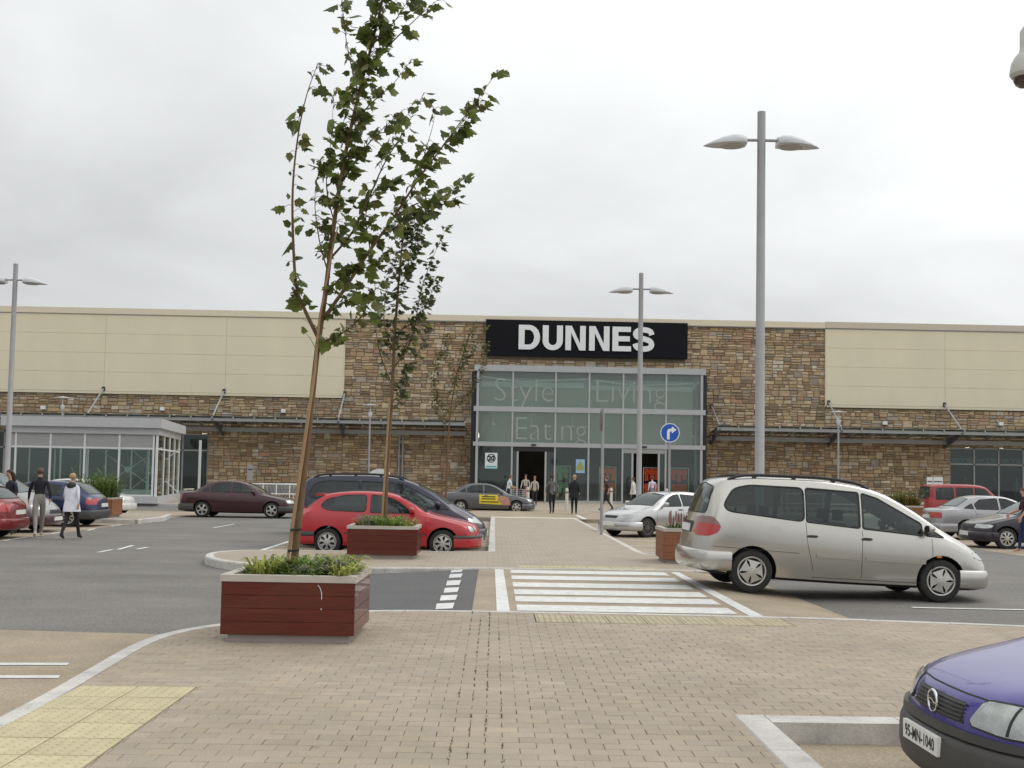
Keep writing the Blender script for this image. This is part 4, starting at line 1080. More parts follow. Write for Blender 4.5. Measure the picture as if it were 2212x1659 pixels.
    def mirrors(s, u, z, m):
        for sd in (1, -1):
            y = s.cast('side', u, z, sd)[0].y; mb = MB()
            prof = [(.0, .0), (.05, .02), (.075, .05), (.085, .09), (.08, .12), (.0, .125)]
            for (r_, h) in []: pass
            n = 12; b = 0; x0 = s.X(u)
            rings = [(.0, .25), (.03, .75), (.06, 1.0), (.10, 1.0), (.115, .85)]
            for dxx, k in rings:
                for i in range(n):
                    t = 2*math.pi*i/n; cc = math.copysign(abs(math.cos(t))**.6, math.cos(t)); ss = math.copysign(abs(math.sin(t))**.6, math.sin(t))
                    mb.v.append((x0+.06-dxx, y+sd*(.125+cc*.10*k), z+.06+ss*.062*k))
            for r_ in range(len(rings)-1):
                for i in range(n): mb.f.append((r_*n+i, r_*n+(i+1) % n, (r_+1)*n+(i+1) % n, (r_+1)*n+i)); mb.m.append(0); mb.c.append(None)
            mb.f.append(tuple(range(n))); mb.m.append(0); mb.c.append(None)
            mb.f.append(tuple(4*n+i for i in range(n))); mb.m.append(1); mb.c.append(None)
            mb.bar((x0+.02, y-sd*.03, z-.01), (x0+.01, y+sd*.08, z+.03), .05, .04)
            o = mb.build('mirror', [m, m_ctrim], s.root)
            bm = bmesh.new(); bm.from_mesh(o.data); bmesh.ops.recalc_face_normals(bm, faces=bm.faces); bm.to_mesh(o.data); bm.free()
            o.data.polygons.foreach_set('use_smooth', [True]*len(o.data.polygons)); o.data.set_sharp_from_angle(angle=R(45))
    def handles(s, us, z, m):
        for u in us:
            for sd in (1, -1): s.patch('door_handle', 'side', [(u, z), (u+.17, z), (u+.17, z+.035), (u, z+.035)], m, sd, .018, 6, 2, rnd=1)
    def seams(s, lines, wd_=.007):
        for ln in lines:
            for sd in (1, -1):
                for (a, b) in zip(ln, ln[1:]):
                    if abs(a[0]-b[0]) >= abs(a[1]-b[1]): s.patch('panel_gap', 'side', [(a[0], a[1]-wd_/2), (b[0], b[1]-wd_/2), (b[0], b[1]+wd_/2), (a[0], a[1]+wd_/2)], m_seam, sd, .0015, 12, 1, thick=.004)
                    else: s.patch('panel_gap', 'side', [(a[0]-wd_/2, a[1]), (a[0]+wd_/2, a[1]), (b[0]+wd_/2, b[1]), (b[0]-wd_/2, b[1])] if abs(a[0]-b[0]) > 1e-6 else [(a[0]-wd_/2, a[1]), (a[0]+wd_/2, a[1]), (a[0]+wd_/2, b[1]), (a[0]-wd_/2, b[1])], m_seam, sd, .0015, max(2, 2 if abs(a[0]-b[0]) < .02 else 8), 10, thick=.004)
    def lamps(s, name, poly, m, sgn, side=None, rnd=1, off=.008, mats=None, na=10, nb=4):
        for f in (1, -1):
            o = s.patch(name, 'end', [(f*y, z) for y, z in poly], m, sgn, off, na, nb, rnd=rnd, mats=mats)
            if side: s.patch('lamp_wrap', 'side', side, m, f, off, na, nb, rnd=rnd, parent=o, mats=mats)
    def plate(s, z, sgn, text=None, h=.11, w_=.52):
        q = s.cast('end', 0, z, sgn)[0]; x = sgn*(s.L/2+.053) if sgn > 0 else q.x-.014; mb = MB(); mb.box((x-.02, -w_/2, z-h/2), (x+.004, w_/2, z+h/2)) if sgn > 0 else mb.box((x-.008, -w_/2, z-h/2), (x+.02, w_/2, z+h/2))
        o = mb.build('number_plate', m_plate, s.root)
        if text:
            cu = bpy.data.curves.new('t', 'FONT'); cu.body = text; cu.size = h*.9; cu.resolution_u = 2; cu.offset = .002; cu.align_x = 'CENTER'
            to = bpy.data.objects.new('t', cu); COL.objects.link(to); dg = bpy.context.evaluated_depsgraph_get()
            me = bpy.data.meshes.new_from_object(to.evaluated_get(dg)); bpy.data.objects.remove(to)
            wx = max(v.co.x for v in me.vertices)-min(v.co.x for v in me.vertices); k = (w_*.86)/wx
            for v in me.vertices: v.co = Vector((x+sgn*.0055, sgn*v.co.x*k, z-h*.30+v.co.y))
            me.materials.clear(); me.materials.append(m_plate_edge); link(bpy.data.objects.new('plate_number', me), o)
        return o
    def hollow(s):
        """cut the cabin and the window openings into the body, and furnish it"""
        L = s.L; fz = min(p[1] for a, g, q in s.cuts if a == 'end' and g > 0 for p in q)+.05; rz_ = min(p[1] for a, g, q in s.cuts if a == 'end' and g < 0 for p in q)+.05
        N_ = 400; us = [L*i/N_ for i in range(N_+1)]
        ua = next(u for u in us if s.zt(u) > fz); ub = next(u for u in reversed(us) if s.zt(u) > rz_); zf = .48+(.2 if s.S is SUV or s.S['R'] > .35 else 0)
        cav = MB(); rows = []; n = 26
        for i in range(n+1):
            u = ua+(ub-ua)*i/n; p = s.sec(u); w1 = s.hw(u)*s.W2*.90
            h = [(0, zf), (w1, zf)]+[(max(.02, y-.05), z-.045) for y, z in p[10:-1] if z-.045 > zf+.02]+[(0, p[-1][1]-.045)]
            ring = h+[(-y, z) for y, z in h[-2:0:-1]]; rows.append([len(cav.v)+k for k in range(len(ring))]); cav.v += [(s.X(s.dx(u, y)), y, z) for y, z in ring]
        m = len(rows[0])
        for a, b in zip(rows, rows[1:]):
            for k in range(m): cav.f.append((a[k], b[k], b[(k+1) % m], a[(k+1) % m])); cav.m.append(2); cav.c.append(None)
        for r_ in (rows[0], rows[-1]): cav.f.append(tuple(r_)); cav.m.append(2); cav.c.append(None)
        sides, ends = MB(), MB(); xm = s.X((ua+ub)/2)
        for axis, g, poly in s.cuts:
            k = len(poly); d = sides if axis == 'side' else ends
            if axis == 'side': A, B_ = [(s.X(a), -3, b) for a, b in poly], [(s.X(a), 3, b) for a, b in poly]
            else: A, B_ = [(xm+g*.02, a, b) for a, b in poly], [(g*(L/2+1), a, b) for a, b in poly]
            d.add(A+B_, [tuple(range(k)), tuple(range(2*k-1, k-1, -1))]+[(i, k+i, k+(i+1) % k, (i+1) % k) for i in range(k)], 2)
        me = s.body.data; me.materials.append(m_inter); tmp = []
        for mb in (cav, sides, ends):
            cm = mb.mesh('cut', [s.pm, m_under, m_inter]); bm = bmesh.new(); bm.from_mesh(cm); bmesh.ops.recalc_face_normals(bm, faces=bm.faces); bm.to_mesh(cm); bm.free()
            co = bpy.data.objects.new('cut', cm); COL.objects.link(co); tmp.append(co)
            md = s.body.modifiers.new('b', 'BOOLEAN'); md.object = co; md.operation = 'DIFFERENCE'; md.solver = 'EXACT'
        dg = bpy.context.evaluated_depsgraph_get(); me2 = bpy.data.meshes.new_from_object(s.body.evaluated_get(dg)); s.body.modifiers.clear(); s.body.data = me2
        for co in tmp: bpy.data.objects.remove(co)
        me2.polygons.foreach_set('use_smooth', [True]*len(me2.polygons)); me2.set_sharp_from_angle(angle=R(38))
        rws = (.30, .62, .86) if s.S is MPV else (.33, .70); hb = (zf+.0)
        def seat():
            b = MB(); 
            for (x0, x1, z0, z1, yw) in ((-.22, .28, 0, .16, .23),): b.box((x0, -yw, z0), (x1, yw, z1))
            for i in range(6):
                t0, t1 = i/6, (i+1)/6; f = lambda t: (-.20-.14*t, .14+.46*t); wv = .23-.05*max(0, t1-.5)
                (xa, za), (xb, zb2) = f(t0), f(t1); b.add([(xa-.05, -wv, za), (xa+.06, -wv, za), (xa+.06, wv, za), (xa-.05, wv, za), (xb-.05, -wv, zb2), (xb+.05, -wv, zb2), (xb+.05, wv, zb2), (xb-.05, wv, zb2)], [(0, 3, 2, 1), (4, 5, 6, 7), (0, 1, 5, 4), (1, 2, 6, 5), (2, 3, 7, 6), (3, 0, 4, 7)])
            b.box((-.40, -.12, .64), (-.31, .12, .80)); return b.mesh('seat', m_seat)
        sm = seat()
        for f in rws:
            u = ua+(ub-ua)*f; top_ok = min(1.0, (s.zt(u)-.12-hb)/.84)
            for sd in (1, -1): inst('seat', sm, s.root, (s.X(u), sd*s.W2*.42, hb+.002), scale=(1, 1, top_ok))
        u = ua+(ub-ua)*.17; st = MB(); c0 = Vector((s.X(u), -s.W2*.42, s.zs(u)+.02))
        st.tube([c0+Vector((.06*math.sin(a), .17*math.cos(a), .16*math.sin(a))) for a in [2*math.pi*i/16 for i in range(17)]], .014, 6, caps=False); st.build('steering_wheel', m_ctrim, s.root, smooth=60)
    def place(s, x, y, z, rz, pitch=0.0):
        s.hollow()
        s.root.location = (x, y, z); s.root.rotation_mode = 'XYZ'; s.root.rotation_euler = (0, pitch, rz); return s

def sc_pts(p, k, h=1.0, z0=0.0): return [(a*k, b*h) for a, b in p]
HATCH = dict(L=4.1, W=1.69, R=.295, wheels=(.80, 3.27), kf=.30, kr=.24,
    zt=[(0, .44), (.02, .54), (.06, .63), (.14, .695), (.4, .775), (.8, .855), (1.08, .925), (1.45, 1.14), (1.8, 1.305), (2.1, 1.365), (2.6, 1.385), (3.1, 1.355), (3.42, 1.29), (3.68, 1.12), (3.88, .97), (3.98, .91), (4.05, .78), (4.1, .5)],
    zs=[(0, .40), (.06, .55), (.2, .66), (.5, .735), (1.1, .85), (2., .885), (3.2, .925), (3.75, .935), (3.95, .84), (4.05, .7), (4.1, .42)],
    zb=[(0, .30), (.06, .22), (.5, .18), (2, .17), (3.6, .19), (4.02, .24), (4.1, .32)],
    hw=[(0, .90), (.15, .95), (.5, .985), (1.2, 1.0), (2.8, 1.0), (3.6, .985), (3.95, .95), (4.1, .90)],
    ht=[(0, .84), (.4, .83), (.95, .86), (1.1, .86), (1.8, .735), (2.2, .715), (3.0, .70), (3.4, .70), (3.8, .80), (4.1, .84)])
SALOON = dict(L=4.5, W=1.72, R=.305, wheels=(.86, 3.50), kf=.28, kr=.20,
    zt=[(0, .46), (.02, .56), (.06, .64), (.14, .70), (.5, .785), (1.15, .91), (1.55, 1.14), (1.95, 1.33), (2.3, 1.405), (2.8, 1.415), (3.25, 1.345), (3.6, 1.16), (3.85, 1.02), (4.0, .995), (4.3, .975), (4.42, .93), (4.47, .75), (4.5, .5)],
    zs=[(0, .42), (.06, .56), (.2, .67), (.5, .74), (1.15, .86), (2.2, .90), (3.4, .94), (4.0, .945), (4.35, .9), (4.46, .7), (4.5, .45)],
    zb=[(0, .30), (.06, .22), (.5, .18), (2, .17), (4.0, .20), (4.42, .25), (4.5, .34)],
    hw=[(0, .90), (.15, .95), (.5, .985), (1.2, 1.0), (3.2, 1.0), (4.0, .985), (4.35, .955), (4.5, .91)],
    ht=[(0, .84), (.5, .83), (1.0, .86), (1.15, .86), (1.95, .74), (2.4, .715), (3.1, .71), (3.5, .76), (3.85, .86), (4.5, .84)])
MPV = dict(L=4.63, W=1.81, R=.318, wheels=(.91, 3.745), kf=.34, kr=.22, arch=.05,
    zt=[(0, .46), (.02, .555), (.06, .63), (.13, .70), (.32, .835), (.76, 1.05), (1.0, 1.19), (1.28, 1.36), (1.8, 1.60), (2.2, 1.69), (2.8, 1.735), (3.6, 1.725), (4.05, 1.69), (4.22, 1.655), (4.33, 1.56), (4.42, 1.36), (4.49, 1.14), (4.54, 1.0), (4.58, .86), (4.63, .56)],
    zs=[(0, .42), (.06, .55), (.2, .69), (.5, .83), (.8, .93), (2.08, 1.0), (3.2, 1.10), (4.1, 1.17), (4.4, 1.12), (4.52, .93), (4.6, .7), (4.63, .48)],
    zb=[(0, .28), (.06, .21), (.5, .18), (2, .18), (4.0, .22), (4.5, .28), (4.63, .36)],
    hw=[(0, .88), (.15, .93), (.5, .98), (1.2, 1.0), (3.6, 1.0), (4.2, .985), (4.5, .955), (4.63, .92)],
    ht=[(0, .84), (.4, .84), (.8, .87), (1.3, .80), (1.8, .765), (2.4, .755), (3.6, .75), (4.2, .745), (4.45, .80), (4.63, .84)])
SUV = dict(L=4.3, W=1.75, R=.36, wheels=(.82, 3.45), kf=.22, kr=.12, arch=.06,
    zt=[(0, .55), (.02, .7), (.06, .85), (.14, .95), (.5, 1.02), (1.15, 1.10), (1.5, 1.4), (1.8, 1.66), (2.1, 1.74), (2.8, 1.77), (3.8, 1.75), (4.05, 1.71), (4.16, 1.45), (4.22, 1.1), (4.26, .9), (4.3, .6)],
    zs=[(0, .5), (.06, .75), (.2, .9), (.5, .95), (1.2, 1.04), (2.5, 1.06), (4.0, 1.08), (4.2, .95), (4.3, .55)],
    zb=[(0, .42), (.06, .34), (.5, .30), (2, .29), (3.9, .32), (4.3, .42)],
    hw=[(0, .92), (.15, .96), (.5, .99), (1.2, 1.0), (3.6, 1.0), (4.1, .985), (4.3, .95)],
    ht=[(0, .86), (.5, .86), (1.15, .88), (1.8, .80), (2.4, .79), (3.9, .79), (4.15, .84), (4.3, .86)])

def mpv(pm, name, label, detail=True, taxi=False, trim=None):
    c = Car(MPV, pm, name, label, 'car')
    for sd in (1, -1):
        c.window('side_window', 'side', [(2.985, 1.09), (2.985, 1.585), (3.80, 1.585), (4.04, 1.52), (4.19, 1.27), (4.12, 1.185)], sd, rnd=2, na=24, nb=7, trim=.026)
        c.window('side_window', 'side', [(2.145, 1.035), (2.945, 1.088), (2.945, 1.585), (2.145, 1.56)], sd, rnd=1, na=18, nb=7, trim=.026)
        c.window('side_window', 'side', [(1.20, .975), (2.095, 1.032), (2.095, 1.555), (1.86, 1.49), (1.20, 1.145)], sd, rnd=1, m=m_cglass2, na=20, nb=7, trim=.026)
        c.window('quarter_light', 'side', [(.86, .955), (1.15, .972), (1.15, 1.11)], sd, rnd=1, m=m_cglass2, trim=.02)
    c.window('windscreen', 'end', [(-.70, 1.08), (0, 1.10), (.70, 1.08), (.62, 1.50), (0, 1.575), (-.62, 1.50)], 1, rnd=1, na=18, nb=6, m=m_cglass2)
    c.window('rear_window', 'end', [(-.66, 1.14), (.66, 1.14), (.60, 1.54), (0, 1.60), (-.60, 1.54)], -1, rnd=2, na=18, nb=6, m=m_cglass2 if detail else None)
    c.lamps('headlamp', [(.40, .60), (.83, .66), (.80, .76), (.42, .70)], m_lens, 1, side=[(.06, .64), (.22, .70), (.34, .775), (.24, .775), (.10, .70)])
    for f in (1, -1):
        o = c.patch('tail_lamp', 'end', [(f*.52, .80), (f*.84, .80), (f*.84, 1.09), (f*.52, 1.09)], [m_red, m_smoke], -1, .010, 10, 6, rnd=1, mats=.52)
        c.patch('lamp_wrap', 'side', [(4.27, .86), (4.22, .95), (4.29, 1.05), (4.5, 1.09), (4.56, .82), (4.4, .80)], [m_red, m_smoke], f, .010, 14, 6, rnd=1, parent=o, mats=.55)
    c.bumper(True, .22, .50, pm if not trim else trim, .045, .6); c.bumper(False, .30, .60, pm if not trim else trim, .05, .6)
    c.patch('grille', 'end', [(-.38, .52), (.38, .52), (.36, .62), (-.36, .62)], m_ctrim, 1, .006, 12, 3)
    c.plate(.38, 1, h=.1); c.plate(.90, -1, text='99-D-3141' if False else None)
    c.patch('plate_recess', 'end', [(-.36, .83), (.36, .83), (.36, 1.0), (-.36, 1.0)], m_ctrim, -1, .004, 10, 3)
    c.mirrors(1.12, 1.02, pm); c.handles((1.96, 2.78), .86, m_ctrim)
    c.seams([[(1.04, .36), (1.06, .93)], [(2.11, .30), (2.11, 1.0)], [(2.83, .36), (2.94, .80), (2.96, 1.08)], [(3.05, .62), (4.45, .66)], [(1.0, .27), (2.85, .275)]])
    for a, b, z in ((1.16, 2.06, .555), (2.15, 2.80, .57)):
        for sd in (1, -1): c.patch('door_moulding', 'side', [(a, z), (b, z+.012), (b, z+.058), (a, z+.046)], pm, sd, .022, 10, 3)
    for sd in (1, -1):
        rl = MB(); pts = []
        for u in [1.95+2.15*i/16 for i in range(17)]:
            q = c.cast('top', u, sd*.60*c.S['W']/2*1.12, 1); e = min(1, min(u-1.95, 4.10-u)/.22)
            pts.append((q[0].x, q[0].y, q[0].z+.045*max(0, e)**.6))
        rl.tube(pts, .022, 8)
        for u in (2.5, 3.1, 3.7):
            q = c.cast('top', u, sd*.608, 1)[0]; rl.box((q.x-.03, q.y-.018, q.z-.01), (q.x+.03, q.y+.018, q.z+.04))
        rl.build('roof_rail', m_ctrim, c.root, smooth=40)
        c.patch('fuel_flap' if sd < 0 else 'side_badge', 'side', [(3.42+.085*math.cos(R(20*k)), .93+.085*math.sin(R(20*k))) for k in range(18)] if sd < 0 else [(.93, .62), (.99, .62), (.99, .645), (.93, .645)], pm if sd < 0 else m_ctrim, sd, .004 if sd < 0 else .008, 10, 5)
        if sd < 0: c.patch('side_repeater', 'side', [(.92, .66), (.99, .66), (.99, .69), (.92, .69)], mat('amber', (.5, .2, .03), .2), sd, .008, 4, 2)
    c.wheels((5, .86, 1.0) if detail else (7, .5, .6), 0.0)
    return c
def hatch(pm, name, label, doors=3, bump_m=None, k=1.0, h=1.0, spokes=(8, .5, .9), base=HATCH, glassm=None, rear_lamps=None):
    S = dict(base); L = S['L']*k; S['L'] = L
    for q in ('zt', 'zs', 'zb', 'hw', 'ht'): S[q] = [(a*k, b*(h if q in ('zt', 'zs') else 1)) for a, b in base[q]]
    S['wheels'] = tuple(a*k for a in base['wheels'])
    c = Car(S, pm, name, label, 'car'); sc2 = lambda poly: [(a*k, b*h) for a, b in poly]; g = glassm
    for sd in (1, -1):
        if base is SALOON:
            c.window('side_window', 'side', sc2([(1.52, .955), (2.38, .965), (2.38, 1.335), (2.15, 1.315), (1.86, 1.20)]), sd, m=g, rnd=1)
            c.window('side_window', 'side', sc2([(2.46, .97), (3.18, .98), (3.22, 1.14), (3.02, 1.28), (2.46, 1.335)]), sd, m=g, rnd=1)
            c.window('quarter_light', 'side', sc2([(3.25, .985), (3.58, 1.0), (3.29, 1.17)]), sd, m=g, rnd=1, trim=.012)
        elif base is SUV:
            c.window('side_window', 'side', sc2([(1.50, 1.12), (2.3, 1.12), (2.3, 1.62), (1.85, 1.58)]), sd, rnd=1)
            c.window('side_window', 'side', sc2([(2.38, 1.12), (3.1, 1.12), (3.1, 1.62), (2.38, 1.62)]), sd, rnd=1)
            c.window('side_window', 'side', sc2([(3.2, 1.12), (3.95, 1.12), (3.93, 1.6), (3.2, 1.62)]), sd, rnd=1)
        elif doors == 3:
            c.window('side_window', 'side', sc2([(1.42, .925), (2.36, .935), (2.36, 1.305), (2.05, 1.285), (1.80, 1.19)]), sd, m=g, rnd=1)
            c.window('side_window', 'side', sc2([(2.46, .945), (3.25, .965), (3.46, 1.05), (3.33, 1.20), (2.95, 1.29), (2.46, 1.31)]), sd, m=g, rnd=2, na=20)
        else:
            c.window('side_window', 'side', sc2([(1.42, .925), (2.22, .935), (2.22, 1.305), (2.0, 1.275), (1.78, 1.18)]), sd, m=g, rnd=1)
            c.window('side_window', 'side', sc2([(2.29, .94), (3.02, .95), (3.08, 1.08), (2.95, 1.25), (2.29, 1.305)]), sd, m=g, rnd=1)
            c.window('quarter_light', 'side', sc2([(3.10, .96), (3.45, 1.0), (3.10, 1.2)]), sd, m=g, rnd=1, trim=.012)
    wz0, wz1 = ((.95, 1.30) if base is not SUV else (1.14, 1.62)); rz0, rz1 = ((1.0, 1.27) if base is HATCH else ((1.06, 1.30) if base is SALOON else (1.14, 1.62)))
    c.window('windscreen', 'end', sc2([(-.64, wz0), (0, wz0+.02), (.64, wz0), (.55, wz1-.03), (0, wz1+.015), (-.55, wz1-.03)]), 1, rnd=1, na=18, nb=6, m=m_cglass2) if False else \
    c.window('windscreen', 'end', [(y, z*h) for y, z in [(-.62, wz0), (0, wz0+.02), (.62, wz0), (.53, wz1-.03), (0, wz1+.015), (-.53, wz1-.03)]], 1, rnd=1, na=18, nb=6, m=m_cglass2)
    c.window('rear_window', 'end', [(y, z*h) for y, z in [(-.60, rz0), (.60, rz0), (.52, rz1), (0, rz1+.03), (-.52, rz1)]], -1, rnd=1, na=18, nb=6)
    lift = .22 if base is SUV else 0
    c.bumper(True, .20+lift, .47+lift, bump_m or pm, .05, .55); c.bumper(False, .24+lift, .52+lift, bump_m or pm, .05, .55)
    c.plate(.40+lift, 1); c.plate((.66 if base is HATCH else .72)+lift, -1)
    c.mirrors(1.46*k if base is HATCH else 1.56*k, .94*h+lift*.8, bump_m or pm)
    if base is SALOON:
        c.seams([[(1.18*k, .34), (1.22*k, .86)], [(2.42*k, .28), (2.42*k, .96)], [(3.14*k, .55), (3.24*k, .97)]]); c.handles((2.22*k, 3.02*k), .83*h, bump_m or pm)
    elif doors == 3: c.seams([[(1.14*k, .32), (1.18*k, .84)], [(2.41*k, .28), (2.41*k, .93)]]); c.handles((2.2*k,), .80*h, m_ctrim)
    else: c.seams([[(1.14*k, .32), (1.18*k, .84)], [(2.25*k, .28), (2.25*k, .93)], [(2.95*k, .55), (3.06*k, .95)]]); c.handles((2.05*k, 2.84*k), .81*h+lift, m_ctrim)
    rl = rear_lamps or ([(.48, .68), (.80, .68), (.78, .86), (.50, .86)] if base is not SUV else [(.62, .95), (.82, .95), (.80, 1.2), (.62, 1.2)])
    c.lamps('tail_lamp', [(y, z*h) for y, z in rl], m_red, -1, side=[(c.L-.22, rl[0][1]*h), (c.L-.03, rl[0][1]*h), (c.L-.05, rl[2][1]*h), (c.L-.20, rl[2][1]*h)])
    c.wheels(spokes)
    return c

# --- silver people carrier on the road
silver = paint('paint_silver', (0.50, 0.485, 0.445), .8, .25)
c = mpv(silver, 'people_carrier', 'silver people carrier with roof rails driving across the road behind the zebra crossing')
c.place(5.23, 17.15, -.085, R(1.0), R(2.1))
# --- navy people carrier behind the red hatchback
c = mpv(paint('paint_navy', (0.009, 0.008, 0.032), .1, .3), 'people_carrier', 'navy people carrier with dark windows parked behind the red hatchback', detail=False, trim=None)
c.place(-2.50, 26.75, ZR, 0)
c = mpv(paint('paint_navy2', (0.014, 0.016, 0.06), .1, .3), 'taxi', 'dark blue people carrier taxi with white roof sign, farther back in the row', detail=False)
c.place(-3.35, 32.2, ZR, 0)
tx = MB(); n = 10
tx.add([(.30*math.cos(a)*(1-.25*k), sy*.09, 1.74+.17*math.sin(a)) for sy in (-1, 1) for k in (0,) for a in [math.pi*i/n for i in range(n+1)]],
       [tuple(range(n+1)), tuple(reversed(range(n+1, 2*n+2)))]+[(i, n+1+i, n+2+i, i+1) for i in range(n)])
tx.build('roof_sign', mat('taxi_white', (.8, .8, .8), .4), c.root)
# --- red hatchback
redp = paint('paint_red', (0.43, 0.010, 0.018), 0.0, .4)
c = hatch(redp, 'red_hatchback', 'bright red three door hatchback parked behind the wooden planter', doors=3, glassm=m_cglass2, spokes=(7, .55, 1.0))
for f in (1, -1):
    for yy, rr_ in ((.66, .062), (.52, .055)):
        c.patch('round_headlamp', 'end', [(f*yy+rr_*math.cos(R(30*i)), .60+rr_*math.sin(R(30*i))) for i in range(12)], m_lens, 1, .012, 8, 5)
for sd in (1, -1):
    c.patch('side_strip', 'side', [(1.16, .465), (2.91, .475), (2.91, .505), (1.16, .495)], m_plast, sd, .006, 20, 2)
c.patch('lip', 'end', [(-.7, .30), (.7, .30), (.7, .40), (-.7, .40)], m_plast, 1, .06, 14, 2)
c.bumper(True, .40, .475, m_plast, .062, .55, 'bumper_strip'); c.bumper(False, .40, .52, m_plast, .062, .55, 'bumper_strip')
sp = MB(); q = c.cast('top', 3.42, 0, 1)[0]; sp.box((q.x-.16, -.50, q.z-.02), (q.x+.02, .50, q.z+.03)); sp.build('rear_spoiler', redp, c.root)
c.place(-2.33, 24.45, ZR, 0)
# --- dark green car beyond the navy one
c = hatch(paint('paint_green', (0.03, 0.045, 0.045), .4, .3), 'dark_hatchback', 'dark grey green hatchback mostly hidden beyond the navy people carrier', doors=5)
c.lamps('headlamp', [(.40, .56), (.78, .58), (.74, .68), (.42, .67)], m_lens, 1); c.place(-2.55, 29.4, ZR, 0)
# --- grey saloon with the yellow advert
c = hatch(paint('paint_grey', (0.115, 0.115, 0.12), .5, .35), 'advert_saloon', 'grey saloon with a yellow and pink advert on its door, near the entrance', base=SALOON, spokes=(6, .5, .8))
m_yel = mat('advert_yellow', (0.72, 0.58, 0.02), .5); m_pink = mat('advert_skin', (0.50, 0.25, 0.19), .5, vary=.25, vscale=6)
ad = c.patch('advert', 'side', [(1.52, .42), (2.62, .46), (2.62, .88), (1.75, .88)], m_yel, -1, .006, 14, 4)
c.patch('advert_picture', 'side', [(1.12, .40), (1.22, .74), (1.6, .86), (1.78, .66), (1.5, .40)], m_pink, -1, .007, 12, 4, rnd=1)
for z, a, b in ((.76, 1.85, 2.5), (.66, 1.85, 2.5), (.52, 1.7, 2.55)): c.patch('advert_line', 'side', [(a, z), (b, z), (b, z+.05), (a, z+.05)], m_ctrim, -1, .009, 8, 1, parent=ad)
c.lamps('headlamp', [(.42, .56), (.80, .58), (.76, .70), (.44, .67)], m_lens, 1, side=[(.05, .58), (.3, .64), (.34, .70), (.1, .68)])
p = G(1112, 1110, ZR); c.place(p.x-1.32, p.y+.72, ZR, 0)
# --- maroon saloon crossing the lane
c = hatch(paint('paint_maroon', (0.045, 0.009, 0.013), .2, .4), 'maroon_saloon', 'dark maroon saloon with five spoke wheels crossing in front of the pavilion', base=SALOON, bump_m=None, spokes=(5, .38, .42))
c.bumper(True, .22, .47, m_plast, .052, .55, 'bumper_strip'); c.bumper(False, .24, .52, m_plast, .055, .55, 'bumper_strip')
sp = MB(); q = c.cast('top', 4.25, 0, 1)[0]; sp.box((q.x-.06, -.55, q.z+.05), (q.x+.06, .55, q.z+.085)); sp.box((q.x-.03, -.5, q.z-.02), (q.x+.03, -.44, q.z+.055)); sp.box((q.x-.03, .44, q.z-.02), (q.x+.03, .5, q.z+.055)); sp.build('rear_spoiler', m_cream, c.root)
c.lamps('headlamp', [(.42, .56), (.78, .57), (.76, .68), (.44, .67)], m_lens, 1)
a_, b_ = G(428, 1118, ZR), G(585, 1119, ZR); c.place((a_.x+b_.x)/2, (a_.y+b_.y)/2+.8, ZR, 0)
# --- silver hatchback right of the walk, nose to the walk
silv2 = paint('paint_silver2', (0.52, 0.52, 0.51), .75, .25)
S_rim = mat('rim_dark', (0.12, 0.115, 0.11), .45, metal=.4)
HATCH_D = dict(HATCH); HATCH_D['rim'] = S_rim
c = hatch(silv2, 'silver_hatchback', 'silver hatchback with dark wheels facing the paved walk', doors=5, spokes=(10, .4, .5), base=HATCH)
for ch in [o for o in c.root.children_recursive if o.name.startswith('rim')]: ch.data.materials[0] = S_rim
for f in (1, -1):
    c.patch('headlamp', 'end', [(f*.36, .56), (f*.79, .565), (f*.80, .68), (f*.60, .70), (f*.38, .64)], m_lens, 1, .010, 12, 4, rnd=1)
c.patch('grille', 'end', [(-.28, .57), (.28, .57), (.30, .645), (-.30, .645)], m_ctrim, 1, .010, 12, 3, rnd=1)
c.patch('air_intake', 'end', [(-.62, .25), (.62, .25), (.58, .32), (-.58, .32)], m_ctrim, 1, .055, 14, 3, rnd=1)
c.place(5.2, 34.3, ZR, R(214))
# --- left row
c = hatch(paint('paint_dkred', (0.20, 0.012, 0.016), .3, .35), 'dark_red_car', 'dark red hatchback at the left edge, tail to the lane', doors=5)
p = G(52, 1140, 0.5); c.place(-11.75-2.05, 27.6, ZR, math.pi)
c = mpv(paint('paint_silver3', (0.28, 0.275, 0.27), .6, .35), 'people_carrier', 'silver grey people carrier in the left row facing the lane', detail=False, trim=paint('paint_lowdark', (.07, .035, .04), .2))
c.place(-12.1-2.31, 30.7, ZR, 0)
c = hatch(paint('paint_blue', (0.016, 0.024, 0.085), .2, .35), 'blue_hatchback', 'blue hatchback in the left row behind the person in white, tail to the lane', doors=5, bump_m=m_plast)
c.place(-12.0-2.05, 34.2, ZR, math.pi)
c = hatch(paint('paint_white', (0.62, 0.62, 0.60), 0, .35), 'white_hatchback', 'small pale hatchback beside the orange planter at left', doors=3, k=.9)
c.lamps('headlamp', [(.42, .56), (.74, .57), (.70, .68), (.44, .66)], m_lens, 1); c.place(-14.0-1.85, 43.0, ZR, 0)
